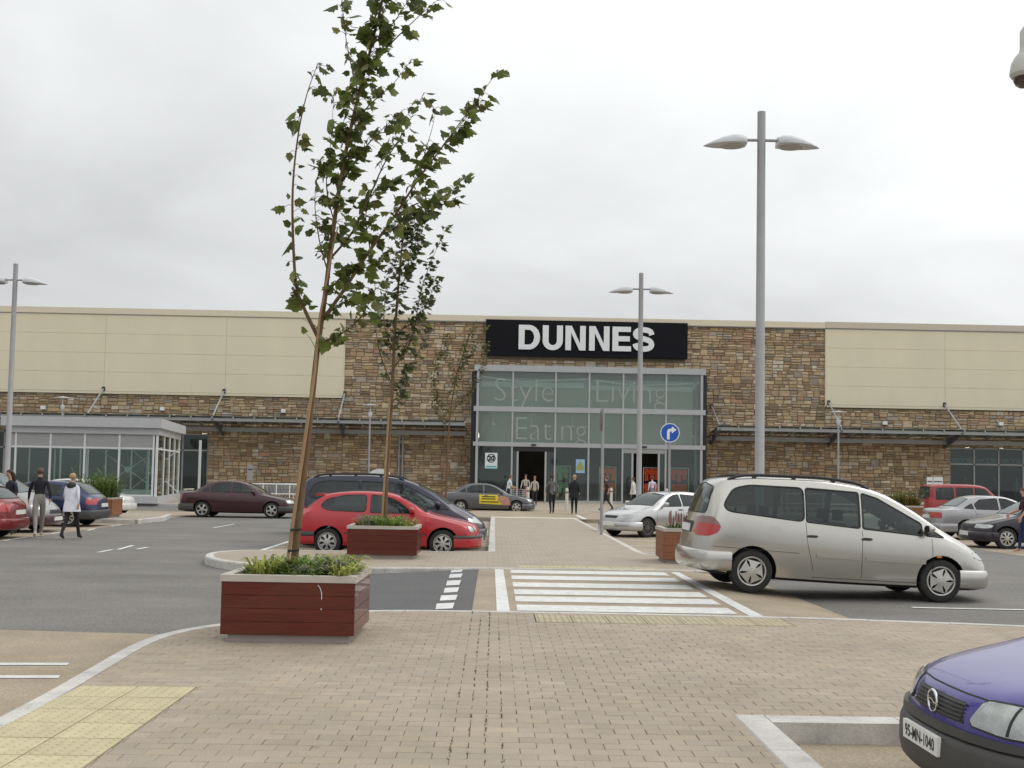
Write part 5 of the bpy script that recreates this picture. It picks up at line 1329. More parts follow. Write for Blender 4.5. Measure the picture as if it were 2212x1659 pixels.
# --- right row
c = hatch(paint('paint_silverR', (0.36, 0.355, 0.37), .5, .35), 'silver_saloon', 'silver grey saloon in the right row with its tail to the lane', base=SALOON)
c.place(14.05+2.25, 35.6, ZR, 0)
c = hatch(paint('paint_dark', (0.022, 0.016, 0.022), .3, .3), 'black_estate_car', 'black car in the right row with its nose to the lane', doors=5, bump_m=None)
c.patch('grille', 'end', [(-.42, .56), (.42, .56), (.42, .66), (-.42, .66)], m_ctrim, 1, .012, 12, 3)
c.lamps('headlamp', [(.44, .555), (.80, .56), (.80, .665), (.44, .665)], m_lens, 1, side=[(.05, .56), (.2, .57), (.2, .66), (.08, .66)])
c.place(13.35+2.05, 30.95, ZR, math.pi)
c = hatch(paint('paint_redsuv', (0.34, 0.016, 0.02), 0, .4), 'red_off_roader', 'red off road car at the right, beyond the silver saloon', base=SUV, bump_m=m_plast)
c.place(18.1+2.15, 46.4, ZR, 0)
c = hatch(paint('paint_white2', (0.66, 0.68, 0.68), 0, .35), 'white_saloon', 'white saloon beyond the silver one at the right edge', base=SALOON)
c.place(20.6+2.25, 43.2, ZR, 0)
# --- purple hatchback in the sunken bay
purp = paint('paint_purple', (0.050, 0.036, 0.24), .2, .28)
c = hatch(purp, 'purple_hatchback', 'purple hatchback nosing into the sunken bay at bottom right', doors=5, bump_m=m_plast, k=1.0)
for f in (1, -1):
    hl = c.patch('headlamp', 'end', [(f*.37, .545), (f*.40, .665), (f*.62, .675), (f*.81, .64), (f*.845, .585), (f*.80, .535), (f*.60, .53)], m_lens, 1, .010, 18, 6, rnd=1)
    c.patch('lamp_seal', 'end', grow([(f*.37, .545), (f*.40, .665), (f*.62, .675), (f*.81, .64), (f*.845, .585), (f*.80, .535), (f*.60, .53)], .012), m_ctrim, 1, .004, 18, 6, rnd=1, parent=hl)
    c.patch('lamp_divider', 'end', [(f*.60, .535), (f*.612, .535), (f*.612, .67), (f*.60, .67)], m_ctrim, 1, .0125, 2, 6, parent=hl)
gr = c.patch('grille', 'end', [(-.32, .535), (.32, .535), (.30, .635), (-.30, .635)], m_ctrim, 1, .004, 14, 4)
for k_ in range(5):
    z = .545+k_*.019; c.patch('grille_slat', 'end', [(-.30, z), (.30, z), (.30, z+.007), (-.30, z+.007)], m_plast, 1, .012, 14, 1, parent=gr)
q = c.cast('end', 0, .59, 1)[0]; em = MB(); n = 24
em.v = []; ring = [(math.cos(2*math.pi*i/n)*.058, math.sin(2*math.pi*i/n)*.058) for i in range(n)]
em.tube([(q.x+.022, a, .59+b) for a, b in ring+[ring[0]]], .0075, 8, caps=False)
em.add([(q.x+.024, -.082, .597), (q.x+.024, -.01, .602), (q.x+.024, .012, .588), (q.x+.024, .082, .583), (q.x+.024, .01, .578), (q.x+.024, -.012, .592)], [(0, 5, 1), (1, 5, 4, 2), (2, 4, 3)])
em.build('emblem', m_chrome, c.root, smooth=40)
pl = [o for o in c.root.children if o.name.startswith('number_plate')]
for o in pl: bpy.data.objects.remove(o)
c.plate(.395, 1, text='95-MN-1040', h=.10, w_=.47); c.patch('bumper_step', 'end', [(-.80, .465), (.80, .465), (.80, .505), (-.80, .505)], m_plast, 1, .035, 24, 3)
c.patch('lower_intake', 'end', [(-.62, .22), (.62, .22), (.60, .28), (-.60, .28)], m_ctrim, 1, .052, 18, 3)
def curve_seam(axis, pts, sgn=1):
    for a, b in zip(pts, pts[1:]): c.patch('panel_gap', axis, [(a[0], a[1]-.004), (b[0], b[1]-.004), (b[0], b[1]+.004), (a[0], a[1]+.004)], m_seam, sgn, .0015, 6, 1, thick=.004)
for f in (1, -1): curve_seam('top', [(.16, f*.62), (.3, f*.70), (.6, f*.735), (1.0, f*.74)])
for y0, y1 in ((-.62, -.3), (-.3, 0), (0, .3), (.3, .62)):
    def us(y): return .10+.06*(abs(y)/.6)**2
    c.patch('panel_gap', 'end', [(y0, .668), (y1, .668), (y1, .674), (y0, .674)], m_seam, 1, .0015, 6, 1, thick=.004)
c.place(2.38+2.05, 5.98, ZR, math.pi)

# ================================================================== STREET FURNITURE
m_pole = mat('galvanised', (0.36, 0.355, 0.355), .5, metal=.35, vary=.08, vscale=2)
m_head = mat('lamp_head', (0.60, 0.61, 0.62), .4, vary=.05)
m_lensw = mat('lamp_glass', (0.42, 0.40, 0.37), .25)
def street_lamp(px, Y, topz, label):
    p = P(px, 1050, Y); t = thing('street_lamp', label, 'street lamp', (p.x, Y, 0), group='double headed car park lamps')
    MB().tube([(0, 0, -.02), (0, 0, .9), (0, 0, .92), (0, 0, topz)], [.105, .105, .092, .078], 18).build('pole', m_pole, t, smooth=40)
    za = topz-.56
    for sd in (1, -1):
        MB().tube([(sd*.07, 0, za), (sd*.34, 0, za)], .03, 8).build('arm', m_pole, t, smooth=40)
        mb = MB(); n = 14; secs = []
        for q, hh, ww, dz in ((0, .02, .10, .0), (.01, .15, .17, .03), (.10, .185, .215, .03), (.26, .19, .235, .02), (.46, .145, .215, -.01), (.62, .085, .165, -.045), (.76, .035, .08, -.09), (.83, .006, .015, -.12)):
            r_ = []
            for k in range(n+1):
                a = math.pi*k/n; r_.append((sd*(.30+q), -math.cos(a)*ww, za-.10+dz*.3+math.sin(a)**.8*hh))
            for k in range(1, n): 
                a = math.pi*k/n; r_.append((sd*(.30+q), math.cos(a)*ww, za-.10+dz*.3-math.sin(a)*min(hh*.35, .035)))
            secs.append(r_)
        m_ = len(secs[0])
        for r_ in secs: mb.v += r_
        for i in range(len(secs)-1):
            for k in range(m_):
                k2 = (k+1) % m_; f = (i*m_+k, i*m_+k2, (i+1)*m_+k2, (i+1)*m_+k); mb.f.append(f); mb.m.append(0); mb.c.append(None)
        mb.f.append(tuple(range(m_))); mb.m.append(0); mb.c.append(None)
        h = mb.build('lamp_head', m_head, t); bm = bmesh.new(); bm.from_mesh(h.data); bmesh.ops.recalc_face_normals(bm, faces=bm.faces); bm.to_mesh(h.data); bm.free()
        h.data.polygons.foreach_set('use_smooth', [True]*len(h.data.polygons)); h.data.set_sharp_from_angle(angle=R(40))
        ln = MB(); ln.add([(sd*(.58+.22*math.cos(R(20*k))), .16*math.sin(R(20*k)), za-.145) for k in range(18)]+[(sd*(.58+.24*math.cos(R(20*k))), .18*math.sin(R(20*k)), za-.11) for k in range(18)],
                        [tuple(range(18))]+[(k, (k+1) % 18, 18+(k+1) % 18, 18+k) for k in range(18)]); ln.build('lens', m_lensw, h)
        MB().box((sd*.31, -.205, za-.075), (sd*.86, .205, za-.065)).build('rim_line', m_pole, h) if False else None
    return t
Y1 = 20.9
street_lamp(1640.5, Y1, P(1646, 242, Y1).z, 'tall double headed lamp rising behind the silver people carrier')
Y2 = 37.6
street_lamp(1380, Y2, P(1384, 590, Y2).z, 'double headed lamp in front of the glass entrance')
street_lamp(14, 37.8, P(33, 570, 37.8).z, 'double headed lamp at the left edge of the picture')
# low disc lamps near the wall
for px, py, Yd, lb in ((800, 874, 64, 'slim disc topped lamp by the wall left of the entrance'), (1811, 889, 60, 'slim disc topped lamp by the wall right of the entrance'), (136, 858, 64, 'slim disc topped lamp behind the pavilion')):
    p = P(px, py, Yd); t = thing('disc_lamp', lb, 'lamp post', (p.x, Yd, 0), group='disc topped lamps by the store')
    MB().tube([(0, 0, 0), (0, 0, p.z-.75)], .055, 10).build('pole', m_pole, t, smooth=40)
    MB().lathe([(.06, p.z-.75), (.1, p.z-.7), (.13, p.z-.5), (.10, p.z-.45), (.03, p.z-.42), (.03, p.z-.05)], 14).build('lantern', m_head, t, smooth=40)
    MB().lathe([(.001, p.z-.02), (.46, p.z-.05), (.46, p.z-.02), (.001, p.z+.05)], 20).build('disc', m_head, t, smooth=30)
# turn-right sign
m_sblue = mat('sign_blue', (0.010, 0.10, 0.46), .35); m_swhite = mat('sign_white', (.82, .84, .86), .35); m_sgrey = mat('sign_back', (0.14, 0.145, 0.14), .5)
Ys = 36.4; p = P(1447, 935, Ys); t = thing('road_sign', 'round blue road sign with a white right turn arrow', 'road sign', (p.x, Ys, 0))
MB().tube([(0, .05, 0), (0, .05, p.z+.2)], .038, 10).build('post', m_pole, t, smooth=40)
MB().lathe([(.001, .0), (.325, .0), (.325, .02), (.001, .02)], 32, axis='Y', at=(0, -.02, p.z)).build('plate', m_sblue, t)
MB().lathe([(.295, -.004), (.322, -.004), (.322, 0.0), (.295, .0)], 32, axis='Y', at=(0, -.02, p.z)).build('rim', m_swhite, t)
ar = MB(); z = p.z; y_ = -.026
ar.add([(-.10, y_, z-.22), (-.01, y_, z-.22), (-.01, y_, z+.02), (.03, y_, z+.05), (.06, y_, z+.05), (.06, y_, z-.02), (.22, y_, z+.10), (.06, y_, z+.22), (.06, y_, z+.14), (.0, y_, z+.14), (-.06, y_, z+.12), (-.10, y_, z+.05)],
       [(0, 1, 2, 11), (2, 3, 10, 11), (3, 4, 9, 10), (4, 8, 9), (4, 5, 6, 7, 8)]); ar.build('arrow', m_swhite, t)
# sign seen edge-on
q = G(1299, 1155, 0); t = thing('sign_post', 'grey post with a sign turned edge on beside the walk', 'sign post', (q.x, q.y, 0))
MB().tube([(0, 0, 0), (0, 0, 3.62)], .045, 10).build('post', m_pole, t, smooth=40)
MB().lathe([(.001, -.062), (.30, -.062), (.30, -.045), (.001, -.045)], 28, axis='X', at=(0, 0, 3.28)).build('plate', m_sgrey, t)
# bollards by the doors
for k, (px, py) in enumerate(((1224, 1104), (1320, 1098), (1140, 1099), (1440, 1100))):
    q = G(px, py, 0); t = thing('bollard', ['pale bollard between the two walkers and the doors', 'pale bollard right of the edge on sign post', 'pale bollard behind the grey saloon', 'pale bollard in front of the right hand doors'][k], 'bollard', (q.x, q.y, 0), group='bollards by the entrance')
    MB().lathe([(.075, 0), (.075, 1.02), (.06, 1.08), (.03, 1.11), (.001, 1.115)], 14).build('post', mat('bollard_pale', (.62, .58, .52), .6), t, smooth=40); MB().lathe([(.077, .86), (.077, .94)], 14).build('band', m_sgrey, t, smooth=40)

# ---- planters ---------------------------------------------------------------------------------------------
m_wood = mat('mahogany_board', (0.105, 0.014, 0.006), .35, spec=.35, coat=.35, vary=.38, vscale=3.5, stretch=(1.2, 1.2, 16), bump=.1, bscale=20)
m_wood_o = mat('orange_board', (0.25, 0.10, 0.045), .6, vary=.3, vscale=3.5, stretch=(1.2, 1.2, 14))
m_rimp = mat('planter_rim', (0.50, 0.455, 0.40), .5, metal=.1, vary=.1, vscale=5); m_soil = mat('soil', (.03, .022, .015), .95)
m_plinth = mat('planter_plinth', (0.33, 0.295, 0.26), .6, vary=.1)
def planter(x, y, w_, d_, label, wood, rz=0.0, h=.60, streak=False):
    t = thing('planter', label, 'planter', (x, y, 0), rz, group='wooden planters')
    z0 = .075; n = 4; bh = (h-z0-.01)/n
    MB().box((-w_/2+.06, -d_/2+.05, 0), (w_/2-.06, d_/2-.05, z0+.02)).build('plinth', m_plinth, t)
    MB().box((-w_/2+.05, -d_/2+.05, z0+.02), (w_/2-.05, d_/2-.05, h-.08)).build('liner', m_soil, t)
    for k in range(n):
        a, b = z0+k*bh+.001, z0+(k+1)*bh-.001
        for sx, sy, lx, ly in ((0, -1, w_, .035), (0, 1, w_, .035), (1, 0, .035, d_-.075), (-1, 0, .035, d_-.075)):
            cx_, cy_ = sx*(w_/2-.0175), sy*(d_/2-.0175)
            mb = MB(); e = .0025; x0, x1, y0, y1 = cx_-lx/2, cx_+lx/2, cy_-ly/2, cy_+ly/2
            mb.box((x0+e*(sx != 0), y0+e*(sy != 0), a), (x1-e*(sx != 0), y1-e*(sy != 0), b)); mb.box((x0, y0, a+e), (x1, y1, b-e)); mb.build('board', wood, t)
    rw = .085
    rim = MB(); zt2 = h-.008
    for a, b in (((-w_/2-.012, -d_/2-.012), (w_/2+.012, -d_/2+rw)), ((-w_/2-.012, d_/2-rw), (w_/2+.012, d_/2+.012)), ((-w_/2-.012, -d_/2+rw), (-w_/2+rw, d_/2-rw)), ((w_/2-rw, -d_/2+rw), (w_/2+.012, d_/2-rw))):
        rim.box((*a, zt2), (*b, h+.055))
    rim.build('rim', m_rimp, t)
    if streak:
        st = MB(); yq = -d_/2-.0035
        pts = [(.285, .555), (.305, .525), (.318, .49), (.322, .45), (.321, .42)]
        for (a, b), (c_, d2) in zip(pts, pts[1:]): st.add([(a-.004, yq, b), (c_-.003, yq, d2), (c_+.002, yq, d2), (a+.003, yq, b)], [(0, 1, 2, 3)])
        st.add([(.315, yq, .32), (.323, yq, .32), (.323, yq, .335), (.315, yq, .335)], [(0, 1, 2, 3)]); st.build('streak', m_swhite, t)
    return t
def bedding(x, y, w_, d_, z, n, hmax, label, cols, name='bedding_plants', spikes=0, seed=1):
    rnd = random.Random(seed); mb = MB()
    clumps = [(rnd.uniform(-w_/2, w_/2)*.9, rnd.uniform(-d_/2, d_/2)*.85, rnd.uniform(.3, 1.0)*(1.15 if abs(abs(q_)-.5) < .4 else .8), rnd.randrange(len(cols)), rnd.uniform(.10, .2)) for q_ in [i/17-1 for i in range(34)]]
    for _ in range(n):
        cx_, cy_, ck, ci, cr = rnd.choice(clumps); a = rnd.uniform(0, 6.28); r_ = rnd.random()**.6*cr
        bx, by = cx_+math.cos(a)*r_*.6, cy_+math.sin(a)*r_*.6
        if abs(bx) > w_/2 or abs(by) > d_/2: continue
        h = hmax*ck*rnd.uniform(.45, 1.0); ln = rnd.uniform(.35, 1.35)*h; a2 = a+rnd.uniform(-.6, .6); wv = rnd.uniform(.005, .012)*(1+.6*(hmax > .2))
        pts = [(bx, by, z), (bx+math.cos(a2)*ln*.25, by+math.sin(a2)*ln*.25, z+h*.6), (bx+math.cos(a2)*ln*.65+.02, by+math.sin(a2)*ln*.65, z+h*.95), (bx+math.cos(a2)*ln+.04, by+math.sin(a2)*ln, z+h*.85)]
        sx, sy = -math.sin(a2)*wv, math.cos(a2)*wv; k = rnd.uniform(.7, 1.35); col = tuple(v*k for v in cols[ci])
        vs_ = []
        for (px_, py_, pz), f in zip(pts, (.7, 1.0, .8, .1)): vs_ += [(x+px_-sx*f, y+py_-sy*f, pz), (x+px_+sx*f, y+py_+sy*f, pz)]
        mb.add(vs_, [(0, 1, 3, 2), (2, 3, 5, 4), (4, 5, 7, 6)], 0, col)
    for _ in range(spikes):
        bx, by = rnd.uniform(-w_/2, w_/2)*.8, rnd.uniform(-d_/2, d_/2)*.8; h = hmax*rnd.uniform(1.1, 1.7)
        mb.tube([(x+bx, y+by, z), (x+bx+.02, y+by, z+h)], .004, 4)
        for k in range(10): 
            zz = z+h*(.55+.045*k); rr_ = .022*(1-.06*k); mb.add([(x+bx-rr_, y+by, zz), (x+bx, y+by-rr_, zz), (x+bx+rr_, y+by, zz), (x+bx+.01, y+by, zz+.05)], [(0, 1, 3), (1, 2, 3), (2, 0, 3)], 0, (.42, .20, .20))
    return tag(mb.build(name, m_leafy), label, 'plants', kind='stuff')
def leaf_mat(name):
    m = mat(name, (.05, .1, .02), .5, tint=True, vary=.18, vscale=12); t = m.node_tree; b = t.nodes['Principled BSDF']; o = t.nodes['Material Output']
    src = b.inputs['Base Color'].links[0].from_socket; tr = t.nodes.new('ShaderNodeBsdfTranslucent'); t.links.new(src, tr.inputs[0])
    mxs_ = t.nodes.new('ShaderNodeMixShader'); mxs_.inputs[0].default_value = .35; t.links.new(b.outputs[0], mxs_.inputs[1]); t.links.new(tr.outputs[0], mxs_.inputs[2]); t.links.new(mxs_.outputs[0], o.inputs[0])
    return m
m_leafy = leaf_mat('leaf_green')
GR = [(.18, .27, .045), (.24, .31, .05), (.13, .20, .04), (.32, .34, .08), (.18, .19, .12)]
pa, pb = P(476, 1374, 10.55), P(765.5, 1380, 10.55); W1 = pb.x-pa.x; PX_, PY_ = (pa.x+pb.x)/2, 10.55+.58
planter(PX_, PY_, W1, 1.16, 'large red brown wooden planter with the tall tree on the near plaza', m_wood, R(-.6), h=.585, streak=True)
bedding(PX_+.02, PY_, W1-.22, .95, .52, 3000, .27, 'green strappy bedding plants in the near wooden planter', GR, seed=3)
pa, pb = P(749, 1200, 21.15), P(900, 1200, 21.15); W2_ = pb.x-pa.x; QX, QY = (pa.x+pb.x)/2, 21.15+.55
planter(QX, QY, W2_, 1.1, 'red brown wooden planter with a slim tree on the island by the red hatchback', m_wood, 0, h=.575)
bedding(QX, QY, W2_-.25, .9, .52, 1500, .30, 'green and orange bedding plants in the planter by the red hatchback', GR+[(.34, .14, .03)], seed=5)
pc = P(1437, 1210, 21.2).x
planter(pc+.60, 21.75, 1.25, 1.1, 'orange brown planter half hidden behind the silver people carrier', m_wood_o, 0, h=.62)
bedding(pc+.60, 21.75, 1.1, .95, .56, 1100, .26, 'green plants with pink flower spikes in the orange planter', [(.10, .19, .03), (.07, .15, .03), (.14, .2, .05)], spikes=26, seed=8)
planter(-13.35, 37.6, 1.1, 1.1, 'orange brown planter at the end of the left row of cars', m_wood_o, 0, h=.62)
bedding(-13.35, 37.6, 1.0, 1.0, .56, 700, 1.2, 'tall leafy green shrub in the planter left of the lane', [(.08, .14, .03), (.12, .16, .03)], seed=11)
planter(15.3, 40.9, 1.1, 1.1, 'orange brown planter among the cars of the right row', m_wood_o, 0, h=.75)
bedding(15.3, 40.9, 1.2, 1.0, .7, 900, .75, 'yellow green shrub in the planter among the right hand cars', [(.14, .15, .03), (.18, .13, .03)], seed=12)

# ---- shopping trolleys ----------------------------------------------------------------------------------------
m_wire = mat('trolley_wire', (.42, .44, .44), .35, metal=.6); m_tgreen = mat('trolley_green', (.015, .16, .12), .5)
def trolley_meshes():
    b = MB(); w0, w1, d0 = .26, .20, .45
    for k in range(5):
        z = .50+k*.11; f = k/4; yb = d0-.02+f*.12
        b.bar((-.18-.08*f, -.40-.05*f, z), (.18+.08*f, -.40-.05*f, z), .012); b.bar((-.18-.08*f, -.40-.05*f, z), (-.20-.08*f, yb, z), .012)
        b.bar((.18+.08*f, -.40-.05*f, z), (.20+.08*f, yb, z), .012); b.bar((-.20-.08*f, yb, z), (.20+.08*f, yb, z), .012)
    for k in range(7):
        f = k/6; y0 = -.40+f*.84
        for sx in (-1, 1): b.bar((sx*(.18+.02*f), y0, .5), (sx*(.26+.02*f), y0*1.1+.02, .94), .010)
        b.bar((-.18, y0, .5), (.18, y0, .5), .010); b.bar((-.17+f*.34, -.4, .5), (-.25+f*.5, -.45, .94), .010)
    ch = MB()
    for sx in (-1, 1):
        ch.bar((sx*.22, -.42, .12), (sx*.26, .48, .12), .025); ch.bar((sx*.26, .48, .12), (sx*.22, .30, .5), .025); ch.bar((sx*.27, .52, .94), (sx*.22, .30, .5), .022)
    hd = MB(); hd.bar((-.28, .56, 1.0), (.28, .56, 1.0), .035)
    wh = MB()
    for sx in (-1, 1):
        for yy in (-.40, .44): wh.lathe([(.06, -.012), (.06, .012), (.001, .012)], 8, axis='X', at=(sx*.23, yy, .06))
    return [('basket', b.mesh('basket', m_wire)), ('chassis', ch.mesh('chassis', m_wire)), ('handle', hd.mesh('handle', m_tgreen)), ('wheels', wh.mesh('wheels', m_tyre))]
TM = trolley_meshes()
def trolley(x, y, rz, label, group=None):
    t = thing('shopping_trolley', label, 'trolley', (x, y, 0), rz, group)
    for nm, me in TM: inst(nm, me, t)
    return t
def trolley_bay(x0, x1, y, label, n, g):
    t = thing('trolley_shelter', label, 'trolley bay', ((x0+x1)/2, y, 0)); L_ = x1-x0
    for yy in (-.55, .55):
        f = MB(); f.tube([(-L_/2, yy, .98), (L_/2, yy, .98)], .03, 8); k = -L_/2
        f.tube([(-L_/2, yy, .45), (L_/2, yy, .45)], .02, 6); f.build('rail', m_swhite, t, smooth=40)
        while k <= L_/2+.01: MB().tube([(k, yy, 0), (k, yy, .97)], .028, 8).build('rail_post', m_swhite, t, smooth=40); k += L_/4
    for i in range(n):
        trolley(x0+.5+i*(L_-1.1)/max(1, n-1), y, math.pi/2, 'nested green handled trolley in the row '+g, 'trolleys nested '+g)
trolley_bay(P(540, 1050, 60).x, P(655, 1050, 60).x, 60.5, 'white railed trolley bay by the wall left of the entrance', 10, 'left of the entrance')
trolley_bay(P(1700, 1078, 58).x, P(2010, 1085, 58).x, 58.5, 'white railed trolley bay by the wall right of the entrance', 18, 'right of the entrance')
for px, w_, lb in ((2026, .52, 'pale notice panel beside the right hand trolley bay'), (2008, .32, 'narrow pale notice panel left of the wider one, right trolley bay'), (540, .3, 'grey notice panel beside the left hand trolley bay')):
    Yq = 59.6; q = P(px, 1040, Yq); t = thing('notice_panel', lb, 'notice panel', (q.x, Yq, 0)); m_ = m_pvw if px > 1000 else m_pole
    for sx in (-1, 1): MB().bar((sx*w_*.45, 0, 0), (sx*w_*.45, 0, 1.95), .05).build('leg', m_pole, t)
    MB().box((-w_/2, -.045, 1.15), (w_/2, -.028, 2.0)).build('panel', m_, t); MB().box((-w_/2+.03, -.05, 1.72), (w_/2-.03, -.0465, 1.78)).build('print', m_dark, t)

# ---- dome camera on its pole at the right edge -------------------------------------------------------------------
Yc = 8.6; q = P(2213, 155, Yc); t = thing('dome_camera', 'white dome security camera hanging at the top right edge', 'security camera', (q.x+1.15, Yc, -.14))
zc_ = q.z+.14; m_cam = mat('camera_white', (.56, .55, .52), .45); xo = -1.15
MB().tube([(0, 0, 0), (0, 0, zc_+.9)], .07, 12).build('pole', m_pole, t, smooth=40)
MB().tube([(0, 0, zc_+.5), (xo*.5, 0, zc_+.52), (xo*.93, 0, zc_+.46), (xo, 0, zc_+.32), (xo, 0, zc_+.1)], .035, 10).build('arm', m_cam, t, smooth=60)
MB().lathe([(.001, .22), (.03, .22), (.04, .16), (.075, .12), (.10, .07), (.112, 0.0), (.112, -.022), (.095, -.022)], 28, at=(xo, 0, zc_)).build('housing', m_cam, t, smooth=40)
MB().lathe([(.112, -.0225), (.106, -.03), (.098, -.045), (.092, -.05), (.001, -.05)], 28, at=(xo, 0, zc_)).build('collar', m_cam, t, smooth=30)
MB().lathe([(.088, -.05), (.084, -.075), (.068, -.105), (.04, -.127), (.001, -.136)], 24, at=(xo, 0, zc_)).build('dome', mat('dome_tint', (.05, .02, .022), .06, coat=1), t, smooth=60)

# ================================================================== TREES
m_bark = mat('young_bark', (0.15, 0.095, 0.046), .85, vary=.3, vscale=7, stretch=(3, 3, .8), bump=.3, bscale=30)
m_stake = mat('tree_stake', (0.34, 0.22, 0.12), .85, vary=.2, vscale=6, stretch=(4, 4, .5)); m_tie = mat('tree_tie', (.02, .02, .02), .7)
m_twig = mat('twig', (0.10, 0.062, 0.04), .8)
def leaf_shape(size, curl, fold, col, rnd):
    """a lobed plane-tree leaf, folded along the midrib"""
    half = [(.0, .0), (.16, -.05), (.44, .08), (.36, .22), (.52, .40), (.37, .47), (.35, .62), (.21, .68), (.12, .85), (.0, 1.0)]
    v = []; f = []; mid = [(0, t) for t in (0, .2, .45, .66, .84, 1.0)]
    wk = rnd.uniform(.65, 1.1)
    for sx in (1, -1):
        b = len(v)
        for (x, y_) in half:
            x *= rnd.uniform(.82, 1.12)*wk; y_ *= rnd.uniform(.94, 1.06); z = -abs(x)*fold + curl*((y_-.3)**2)*-.6 + rnd.uniform(-.02, .02)
            v.append((sx*x*size, y_*size, z*size))
        m0 = len(v); v.append((0, .33*size, curl*-.02*size))
        for i in range(len(half)-1):
            t = (b+i, b+i+1, m0); f.append(t if sx > 0 else t[::-1])
    me = MB(); me.add(v, f, 0, col); return me
def leaf_set(n, base, smin, smax, seed):
    rnd = random.Random(seed); out = []
    for i in range(n):
        k = rnd.uniform(.65, 1.35); c = rnd.choice(base); out.append(leaf_shape(rnd.uniform(smin, smax), rnd.uniform(-.3, .9), rnd.uniform(.05, .8), tuple(v*k for v in c), rnd))
    return out
def spline(pts, n=5):
    o = []; q = [pts[0]]+list(pts)+[pts[-1]]
    for i in range(1, len(q)-2):
        p0, p1, p2, p3 = [Vector(a) for a in q[i-1:i+3]]
        for k in range(n):
            t = k/n; o.append(.5*((2*p1)+(p2-p0)*t+(2*p0-5*p1+4*p2-p3)*t*t+(3*p1-p0-3*p2+p3)*t**3))
    o.append(Vector(pts[-1])); return o
LEAFK = 1.5
def tree(name, label, Y, zbase, trunk, r0, branches, stems, leaves, nsolo, seed, lean=.25, mtw=m_twig):
    """trunk and branches are drawn from the photo's directions at the tree's own distance and given depth"""
    rnd = random.Random(seed); b0 = P(*trunk[0], Y); t = thing(name, label, 'tree', (b0.x, Y, zbase)); SPK = .8
    def to3(pts, dy0, dy1):
        o = []
        for i, (px, py) in enumerate(pts):
            yy = Y+dy0+(dy1-dy0)*i/max(1, len(pts)-1); o.append(P(px, py, yy))
        return spline(o, 5)
    tr = to3(trunk, 0, .1); n = len(tr); H = (tr[-1]-tr[0]).length
    MB().tube(tr, [r0*(1-.86*(i/(n-1))**.85) for i in range(n)], 12).build('trunk', m_bark, t, smooth=60, world=True)
    spots = []
    def leafy(path, dens, spread, t0=0.0):
        global LEAFK
        L_ = sum((a-b).length for a, b in zip(path, path[1:]))
        for _ in range(int(L_*dens*LEAFK)):
            f = t0+(1-t0)*rnd.random(); i = min(len(path)-2, int(f*(len(path)-1))); p = path[i].lerp(path[i+1], rnd.random())
            spots.append((p, spread))
    for (pts, r_, dens, spread) in branches:
        d0 = rnd.uniform(-.06, .06); path = to3(pts, .05, rnd.uniform(-.42, .42)); m_ = len(path)
        MB().tube(path, [max(.0022, r_*(1-.9*i/(m_-1))) for i in range(m_)], 6).build('branch', m_bark if r_ > .014 else mtw, t, smooth=60, world=True)
        leafy(path, dens, spread, .12)
    for (i0, i1, dens, spread) in stems: leafy(tr[int(i0*n):int(i1*n)], dens, spread)
    tw = MB(); solo = 0; st = MB(); lmesh = [l.mesh('leaf', m_leafy) for l in leaves]
    rnd.shuffle(spots); meshes = leaves
    for p, sp in spots:
        a = rnd.uniform(0, 6.28); out = Vector((math.cos(a), math.sin(a), rnd.uniform(-.1, .7))).normalized(); d_ = sp*SPK*rnd.random()**.7
        q = p+out*d_+Vector((lean*d_*.6, 0, 0))
        if d_ > .03: tw.tube([p, p.lerp(q, .5)+Vector((0, 0, .02)), q], [.0035, .0028, .0018], 4, caps=False)
        yd = Vector((out.x+lean*2.2+rnd.uniform(-.5, .5), out.y+rnd.uniform(-.6, .6), rnd.uniform(-.9, .35))).normalized()
        qq = yd.to_track_quat('Y', 'Z').to_matrix() @ Matrix.Rotation(rnd.uniform(-1.3, 1.3), 3, 'Y'); k = rnd.randrange(len(leaves)); s_ = rnd.uniform(.65, 1.25)
        if solo < nsolo:
            o = inst('leaf', lmesh[k], t, q, rot=qq.to_euler(), scale=(s_,)*3, world=True); solo += 1
        else:
            Lm = leaves[k]; st.add([q+qq @ (Vector(v)*s_) for v in Lm.v], Lm.f, 0, Lm.c[0])
    if st.v: o = st.build('foliage', m_leafy, t, world=True); o['kind'] = 'stuff'
    if tw.v: o = tw.build('twigs', mtw, t, world=True); o['kind'] = 'stuff'
    return t
LG = [(.12, .155, .03), (.09, .12, .028), (.155, .175, .036), (.23, .235, .07), (.075, .10, .032)]
T1Y = 11.1
B = lambda pts, r_=.012, d_=34, s_=.13: (pts, r_, d_, s_)
